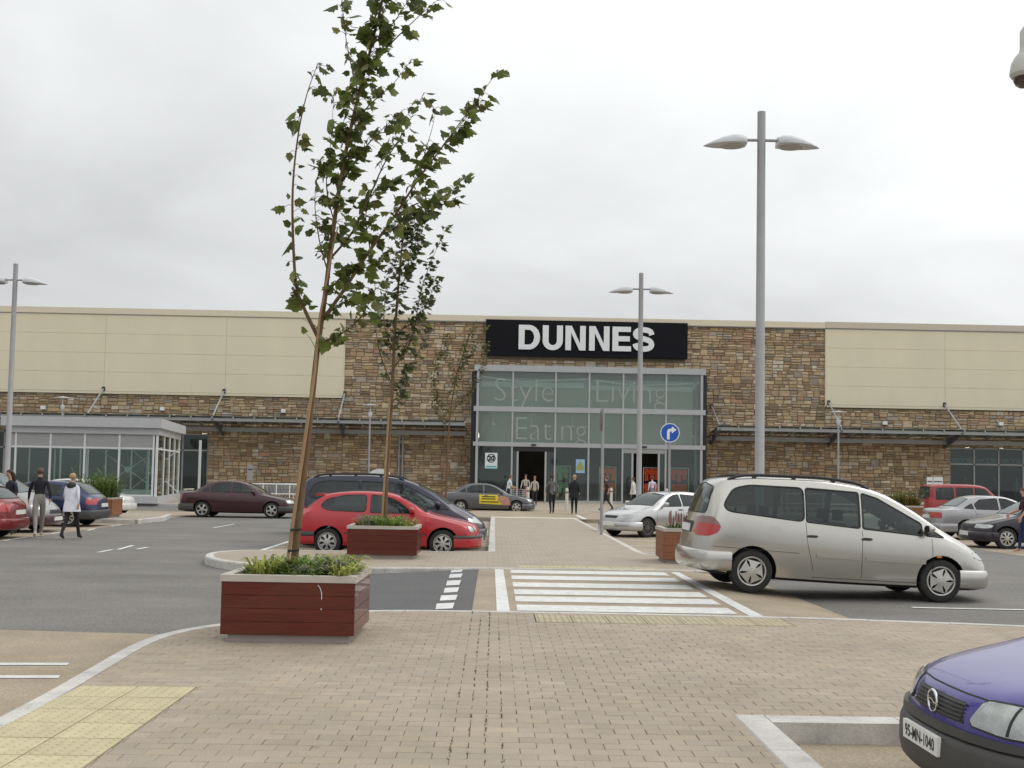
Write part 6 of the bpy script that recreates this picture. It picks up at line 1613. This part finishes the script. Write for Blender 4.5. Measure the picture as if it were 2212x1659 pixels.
t1 = tree('plane_tree', 'tall young tree with lobed leaves leaning in the wind, in the near planter', T1Y, .5,
  [(634, 1225), (650, 1080), (668, 920), (685, 760), (702, 640), (722, 480), (745, 340), (772, 215), (802, 100), (826, 0), (848, -110), (866, -210)], .040,
  [B([(690, 735), (655, 662), (639, 610), (632, 480), (634, 380), (646, 280), (664, 200), (686, 140)], .022, 13, .14),
   B([(698, 690), (740, 630), (800, 540), (850, 470), (905, 385), (955, 318), (1012, 240), (1078, 150)], .022, 24, .14),
   B([(712, 560), (762, 500), (800, 420), (832, 350), (872, 285), (916, 200)], .014, 22, .15),
   B([(688, 742), (735, 722), (775, 690), (805, 640)], .014, 30, .14), B([(735, 400), (780, 330), (820, 285), (868, 240)], .010, 22, .13),
   B([(775, 205), (756, 130), (744, 60), (736, -10)], .009, 17, .13), B([(790, 150), (850, 88), (905, 35), (955, -8)], .010, 15, .14),
   B([(850, 470), (900, 440), (960, 425), (1002, 385)], .009, 26, .15), B([(712, 600), (690, 520), (680, 430), (692, 350)], .009, 22, .13),
   B([(760, 270), (800, 225), (850, 180), (888, 130)], .009, 20, .13), B([(905, 385), (918, 330), (934, 275), (942, 232)], .007, 22, .13),
   B([(820, 510), (880, 480), (940, 450), (985, 432)], .008, 22, .14), B([(700, 640), (748, 590), (800, 575), (850, 545)], .012, 36, .15),
   B([(690, 700), (730, 660), (790, 640), (830, 610)], .010, 34, .15), B([(722, 480), (705, 400), (715, 300), (722, 190)], .008, 17, .12),
   B([(800, 540), (790, 470), (805, 420), (850, 390)], .008, 30, .15), B([(955, 318), (990, 275), (1030, 225)], .006, 32, .10),
   B([(690, 735), (670, 700), (655, 690)], .006, 4, .08), B([(685, 760), (668, 728), (650, 712)], .005, 3, .08), B([(802, 100), (840, 60), (870, 20), (900, -40)], .008, 24, .14)],
  [(.42, .98, 62, .17)], leaf_set(20, LG, .07, .16, 21), 300, 31)
stk = MB(); stk.tube([P(619, 1225, T1Y-.06), P(650, 1010, T1Y-.05), P(680, 800, T1Y-.04)], .017, 8); stk.build('stake', m_stake, t1, smooth=50, world=True)
stk = MB(); stk.tube([P(680, 802, T1Y-.04), P(690, 690, T1Y-.03), P(718, 540, T1Y-.05), P(730, 490, T1Y-.05)], [.016, .013, .010, .006], 7); stk.build('stake_cane', m_stake, t1, smooth=50, world=True)
for py in (1145, 1190): 
    px = 634+(1225-py)*.11; MB().tube([P(px-16, py, T1Y-.09), P(px+8, py-2, T1Y-.06)], .012, 6).build('tie', m_tie, t1, world=True)
T2Y = 21.7; LEAFK = 1.7
t2 = tree('plane_tree', 'slim young tree in the second planter beside the red hatchback', T2Y, .5,
  [(830, 1142), (836, 1000), (846, 860), (853, 720), (862, 600), (872, 500), (880, 440)], .055,
  [B([(846, 830), (820, 760), (812, 700), (822, 640)], .016, 16, .16), B([(848, 800), (890, 730), (905, 650), (925, 580), (965, 490)], .018, 26, .15),
   B([(853, 720), (900, 690), (925, 650), (940, 600)], .012, 30, .16), B([(850, 760), (830, 700), (835, 620), (850, 560)], .012, 26, .16),
   B([(862, 600), (895, 560), (905, 510), (912, 470)], .010, 28, .15), B([(846, 850), (880, 800), (905, 760), (915, 700)], .012, 24, .16),
   B([(848, 870), (870, 830), (880, 790)], .008, 26, .12), B([(862, 640), (880, 580), (890, 520), (900, 450)], .009, 26, .15), B([(872, 520), (850, 470), (858, 430)], .007, 24, .14), B([(845, 880), (868, 868), (872, 845)], .006, 24, .08)],
  [(.45, .98, 44, .2)], leaf_set(10, LG+[(.10, .09, .06)], .085, .15, 22), 300, 32)
stk = MB(); stk.tube([P(824, 1140, T2Y-.07), P(842, 860, T2Y-.07)], .022, 7); stk.build('stake', m_stake, t2, smooth=50, world=True)
T3Y = 45.2; LEAFK = 2.4
t3 = tree('plane_tree', 'small thin yellowing tree in front of the wall left of the entrance', T3Y, -.1,
  [(962, 1118), (966, 1000), (972, 900), (985, 820), (1005, 750), (1030, 690)], .05,
  [B([(970, 930), (940, 880), (938, 800), (950, 760)], .012, 20, .2), B([(975, 890), (1010, 850), (1040, 800), (1048, 740)], .012, 22, .2), B([(985, 820), (960, 760), (965, 720)], .01, 16, .2),
   B([(972, 900), (945, 860), (925, 800)], .01, 16, .18), B([(990, 800), (1020, 760), (1050, 700)], .01, 20, .18)],
  [(.5, .95, 34, .26)], leaf_set(6, [(.10, .11, .03), (.13, .12, .03), (.06, .08, .02), (.15, .13, .04)], .09, .13, 23), 0, 33)

# ================================================================== PEOPLE
m_skin = mat('skin', (.52, .30, .21), .55)
def cloth(name, col): return mat('cloth_'+name, col, .85, vary=.15, vscale=9)
def person(label, loc, rz, h=1.72, stride=.0, swing=(.0, .0), elbow=(.0, .0), top=None, bottom=None, shoes=None, hair=(.05, .03, .02), sleeves='long', female=True,
           long_hair=False, coat=None, spread=0.0, hood=None, lean=0.0, skin=None, tail=False):
    k = h/1.75; t = thing('person', label, 'person', loc, rz); V = []; E = []; RR = []; SEG = []
    def v(x, y, z, r_, r2=None): V.append((x*k, (y+lean*max(0, z-.9))*k, z*k)); RR.append((r_*k, (r2 or r_)*k)); return len(V)-1
    def e(a, b, lab): E.append((a, b)); SEG.append(lab)
    sw, wa, ch = (.155, .105, .135) if female else (.18, .125, .155)
    pel = v(0, 0, .95, .135, .105); wst = v(0, 0, 1.10, wa+.01, wa*.85); chs = v(0, .005, 1.30, ch, .105); nb = v(0, 0, 1.46, .075, .07); nk = v(0, .012, 1.525, .05, .052)
    h1 = v(0, .03, 1.585, .066, .078); h2 = v(0, .022, 1.66, .075, .092); h3 = v(0, .015, 1.72, .06, .075)
    e(pel, wst, 'top' if female else 'bottom'); e(wst, chs, 'top'); e(chs, nb, 'top'); e(nb, nk, 'skin'); e(nk, h1, 'skin'); e(h1, h2, 'skin'); e(h2, h3, 'skin')
    ns = v(0, .125, 1.628, .012); e(h2, ns, 'skin')
    for i, sd in enumerate((1, -1)):
        sh = v(sd*sw, 0, 1.405, .058, .06); e(chs, sh, 'top')
        a = swing[i]; el = v(sd*(sw+.055+spread), -.03+a*.5, 1.14+abs(a)*.05, .043); e(sh, el, 'top')
        b = elbow[i]; wr = v(sd*(sw+.065+spread*.6), a*.9+b*.22, .905+b*.18+abs(a)*.08, .029, .026); e(el, wr, 'top' if sleeves == 'long' else 'skin')
        pm_ = v(sd*(sw+.065+spread*.6), a*.9+b*.25+.012, .845+b*.2+abs(a)*.08, .034, .02); e(wr, pm_, 'skin')
        px_, py_, pz_ = sd*(sw+.065+spread*.6), a*.9+b*.25+.012, .845+b*.2+abs(a)*.08
        for j, (dy, ln) in enumerate(((.03, .062), (.010, .070), (-.010, .066), (-.028, .052))):
            f1 = v(px_-sd*.004, py_+dy, pz_-.035, .0095); f2 = v(px_-sd*.012, py_+dy+.006, pz_-.035-ln*.6, .0085); f3 = v(px_-sd*.022, py_+dy+.012, pz_-.035-ln, .0075)
            e(pm_, f1, 'skin'); e(f1, f2, 'skin'); e(f2, f3, 'skin')
        th = v(px_-sd*.012, py_+.042, pz_+.002, .0105); th2 = v(px_-sd*.02, py_+.055, pz_-.032, .009); e(pm_, th, 'skin'); e(th, th2, 'skin')
        s_ = stride if sd > 0 else -stride; bend = .05 if s_ < 0 else .02
        hp = v(sd*.085, 0, .90, .098, .10); kn = v(sd*.09, s_*.45+bend, .50, .062, .065); an = v(sd*.088, s_-(.06 if s_ < 0 else 0), .095+(.05 if s_ < -.05 else 0), .042, .045)
        hl = v(sd*.088, s_-.05-(.04 if s_ < 0 else 0), .045+(.05 if s_ < -.05 else 0), .036, .034); to = v(sd*.098, s_+.14-(.03 if s_ < 0 else 0), .032, .038, .028)
        e(pel, hp, 'bottom'); e(hp, kn, 'bottom'); e(kn, an, 'bottom'); e(an, hl, 'shoe'); e(an, to, 'shoe')
    me = bpy.data.meshes.new('body'); me.from_pydata(V, E, []); o = bpy.data.objects.new('body', me); link(o, t)
    bm = bmesh.new(); bm.from_mesh(me); sl = bm.verts.layers.skin.verify(); bm.verts.ensure_lookup_table()
    for i, r_ in enumerate(RR): bm.verts[i][sl].radius = r_; bm.verts[i][sl].use_root = (i == 0)
    bm.to_mesh(me); bm.free()
    md = o.modifiers.new('skin', 'SKIN'); md.use_smooth_shade = True; md.branch_smoothing = .4; ms = o.modifiers.new('sub', 'SUBSURF'); ms.levels = 1; ms.render_levels = 1
    dg = bpy.context.evaluated_depsgraph_get(); m2 = bpy.data.meshes.new_from_object(o.evaluated_get(dg)); o.modifiers.clear(); o.data = m2
    m2.materials.clear(); key = '_'.join(label.split()[:7]); tp = cloth('top_'+key, top); names = ['top', 'bottom', 'skin', 'shoe']
    sk = mat('skin_'+str(skin), skin, .55) if skin else m_skin
    for m_ in (tp, cloth('bottom_'+key, bottom), sk, mat('shoe_'+key, shoes or (.02, .02, .02), .5)): m2.materials.append(m_)
    Vv = [Vector(a) for a in V]; idx = []
    for p in m2.polygons:
        best = (1e9, 0); c_ = p.center
        for (a, b), lab in zip(E, SEG):
            ab = Vv[b]-Vv[a]; f = max(0, min(1, (c_-Vv[a]).dot(ab)/max(1e-9, ab.length_squared))); d_ = (c_-(Vv[a]+ab*f)).length-(RR[a][0]*(1-f)+RR[b][0]*f)
            if d_ < best[0]: best = (d_, names.index(lab))
        idx.append(best[1])
    m2.polygons.foreach_set('material_index', idx); m2.polygons.foreach_set('use_smooth', [True]*len(idx))
    # hair
    hm = mat('hair_%d_%d' % (int(hair[0]*999), int(hair[1]*999)), hair, .6, vary=.2, vscale=30); hb = MB(); n, mm = 14, 8
    ly = lean*.75
    for i in range(mm+1):
        a = math.pi*.5*(1-i/mm*1.42)
        for j in range(n):
            t_ = 2*math.pi*j/n; fr = max(0, math.sin(t_)); drop = 1.0 if a > -.15 else (1-.75*fr)
            r_ = max(.0, math.cos(a)); zz = math.sin(a)
            if a < .12 and fr > .35: zz = max(zz, .34); r_ *= .93
            hb.v.append(((.088*r_*math.cos(t_))*k, (.008+ly+.104*r_*math.sin(t_))*k, (1.668+.098*zz)*k))
    for i in range(mm):
        for j in range(n): hb.f.append((i*n+j, i*n+(j+1) % n, (i+1)*n+(j+1) % n, (i+1)*n+j)); hb.m.append(0); hb.c.append(None)
    if long_hair: hb.tube([(0, (-.05+ly)*k, 1.66*k), (0, (-.085+ly)*k, 1.56*k), (0, (-.10+ly)*k, 1.46*k), (0, (-.09+ly)*k, 1.36*k)], [.075*k, .082*k, .075*k, .03*k], 10)
    if tail: hb.tube([(0, (-.085+ly)*k, 1.68*k), (0, (-.12+ly)*k, 1.60*k), (0, (-.105+ly)*k, 1.46*k)], [.03*k, .034*k, .012*k], 8)
    hb.build('hair', hm, t, smooth=70)
    for sx in (1, -1): MB().lathe([(.001, -.006), (.009, -.003), (.009, .003), (.001, .006)], 8, axis='Y', at=(sx*.03*k, (.114+ly)*k, 1.652*k)).build('eye', m_ctrim, t)
    if coat:
        cb = MB(); n = 18; prof = [(1.47, .085, .075), (1.43, .15, .09), (1.36, sw+.035, .125), (1.22, sw+.04, .135), (1.08, .175, .14), (.95, .20, .165), (.82, .225, .19), (.74, .235, .20)]
        for (z, rx, ry) in prof:
            for j in range(n):
                t_ = 2*math.pi*j/n; w_ = 1+.03*math.sin(3*t_+z*9); cb.v.append((rx*math.cos(t_)*w_*k, (ry*math.sin(t_)*w_+lean*max(0, z-.9))*k, z*k))
        for i in range(len(prof)-1):
            for j in range(n): cb.f.append((i*n+j, (i+1)*n+j, (i+1)*n+(j+1) % n, i*n+(j+1) % n)); cb.m.append(0); cb.c.append(None)
        cb.build('coat', cloth('coat_%d' % int(coat[0]*1000), coat), t, smooth=70)
        if hood: cb = MB(); cb.lathe([(.06*k, 1.52*k), (.115*k, 1.47*k), (.135*k, 1.41*k), (.09*k, 1.36*k)], 14, at=(0, -.045*k, 0)); cb.build('hood', cloth('hood', hood), t, smooth=70)
    return t
def at_ground(px, py, z=0.0): q = G(px, py, z); return (q.x, q.y, z)
UP, DN = 0.0, math.pi                     # facing away from / towards the camera
person('person in a white hooded coat and dark trousers walking away on the lane', at_ground(152, 1165, ZR), R(-8), 1.64, .27, (-.16, .18), (.2, .1), (.66, .67, .72), (.025, .018, .02), (.03, .03, .03), (.40, .26, .13), coat=(.72, .73, .80), hood=(.03, .035, .03), long_hair=False, spread=.03)
person('man in a black jacket and grey trousers walking beside the left row of cars', at_ground(82, 1160, ZR), R(25), 1.76, .36, (-.24, .22), (.3, .2), (.012, .012, .018), (.27, .26, .24), (.7, .68, .65), (.10, .05, .035), female=False)
person('dark haired person behind the left row of cars in a dark top', (-12.6, 29.1, ZR), R(150), 1.70, .0, (.1, .1), (.5, .5), (.03, .03, .05), (.03, .03, .03), None, (.035, .015, .01), long_hair=True, lean=.2)
person('person with dark ponytail in a grey top walking to the doors', at_ground(1192, 1110), R(4), 1.73, .24, (-.14, .16), (.1, .2), (.14, .13, .13), (.016, .016, .02), None, (.03, .018, .012), tail=True, spread=.05)
person('blond person in a black suit walking to the doors', at_ground(1240, 1111), R(-3), 1.74, .16, (-.08, .10), (.3, .2), (.010, .010, .014), (.010, .010, .014), None, (.44, .27, .10), coat=(.010, .010, .014))
q = G(1310, 1103); person('person in dark clothes walking past the entrance behind the edge on sign post', (q.x, q.y, 0), R(80), 1.70, .28, (.2, -.2), (.4, .3), (.035, .03, .03), (.02, .02, .025), None, (.12, .06, .04), female=False, sleeves='short')
q = P(1097, 1050, 58.0); person('person in a white top leaning on a trolley outside the left doors', (q.x, q.y, 0), R(-70), 1.70, .1, (.25, .25), (.7, .7), (.62, .68, .72), (.02, .02, .03), None, (.16, .09, .05), sleeves='short', lean=.18)
q = P(1155, 1050, 61.5); person('person in a cream cardigan over black top coming out of the left doors', (q.x, q.y, 0), R(176), 1.66, .1, (.2, .2), (.6, .6), (.45, .42, .36), (.02, .02, .02), None, (.20, .10, .09))
q2 = q; person('person in a beige jacket just inside the left doors', (q.x-.45, q.y+1.9, 0), R(170), 1.75, .1, (.1, .1), (.5, .5), (.42, .39, .31), (.05, .04, .03), None, (.05, .03, .02), female=False)
q = P(1136, 1060, 60.6); person('small child in a red top beside the trolley', (q.x, q.y, 0), R(200), 1.12, .05, (.1, .1), (.5, .5), (.55, .03, .05), (.05, .05, .07), None, (.15, .07, .04), sleeves='short')
trolley(P(1119, 1060, 58.6).x, 58.9, R(120), 'shopping trolley pushed by the person in the white top')
q = P(1409, 1050, 66.0); person('person in a pale shirt walking into the right hand doors', (q.x, q.y, 0), R(10), 1.76, .2, (.1, -.1), (.2, .2), (.58, .56, .66), (.25, .24, .28), None, (.06, .05, .04), female=False)
q = P(1368, 1055, 64.0); person('person in a white jacket and dark trousers by the right hand doors', (q.x, q.y, 0), R(60), 1.68, .2, (.15, -.15), (.3, .3), (.62, .6, .56), (.02, .02, .02), None, (.10, .05, .03), coat=(.62, .6, .56))
q = P(2219, 1100, 29.6); person('person in a dark plum top and blue skirt at the right edge', (13.95, 28.7, ZR), R(80), 1.70, .12, (.2, .1), (.7, .3), (.055, .02, .03), (.02, .03, .11), (.5, .3, .2), (.14, .03, .018), sleeves='short', long_hair=True)
q = P(2183, 1080, 40.0); person('fair haired person behind the silver grey saloon on the right', (q.x, 38.6, ZR), R(200), 1.66, .0, (.1, .1), (.3, .3), (.6, .58, .55), (.1, .1, .1), None, (.36, .2, .09))

# shop mannequins in the right hand window
for k, (px, tp_, lb) in enumerate(((2085, (.05, .05, .08), 'left mannequin in dark clothes in the right hand shop window'), (2148, (.10, .04, .05), 'middle mannequin in dark red clothes in the right hand shop window'), (2196, (.3, .3, .33), 'right mannequin in grey clothes in the right hand shop window'))):
    q = P(px, 1040, 75.2); o = person(lb, (q.x, 75.2, .3), R(180), 1.82, .05, (.05, .05), (.2, .2), tp_, (.12, .12, .14), None, (.5, .48, .45), skin=(.6, .58, .55)); o.name = 'mannequin'; o['category'] = 'mannequin'
    MB().box((-.3, -.3, -.3), (.3, .3, -.002)).build('base', m_pvp, o)
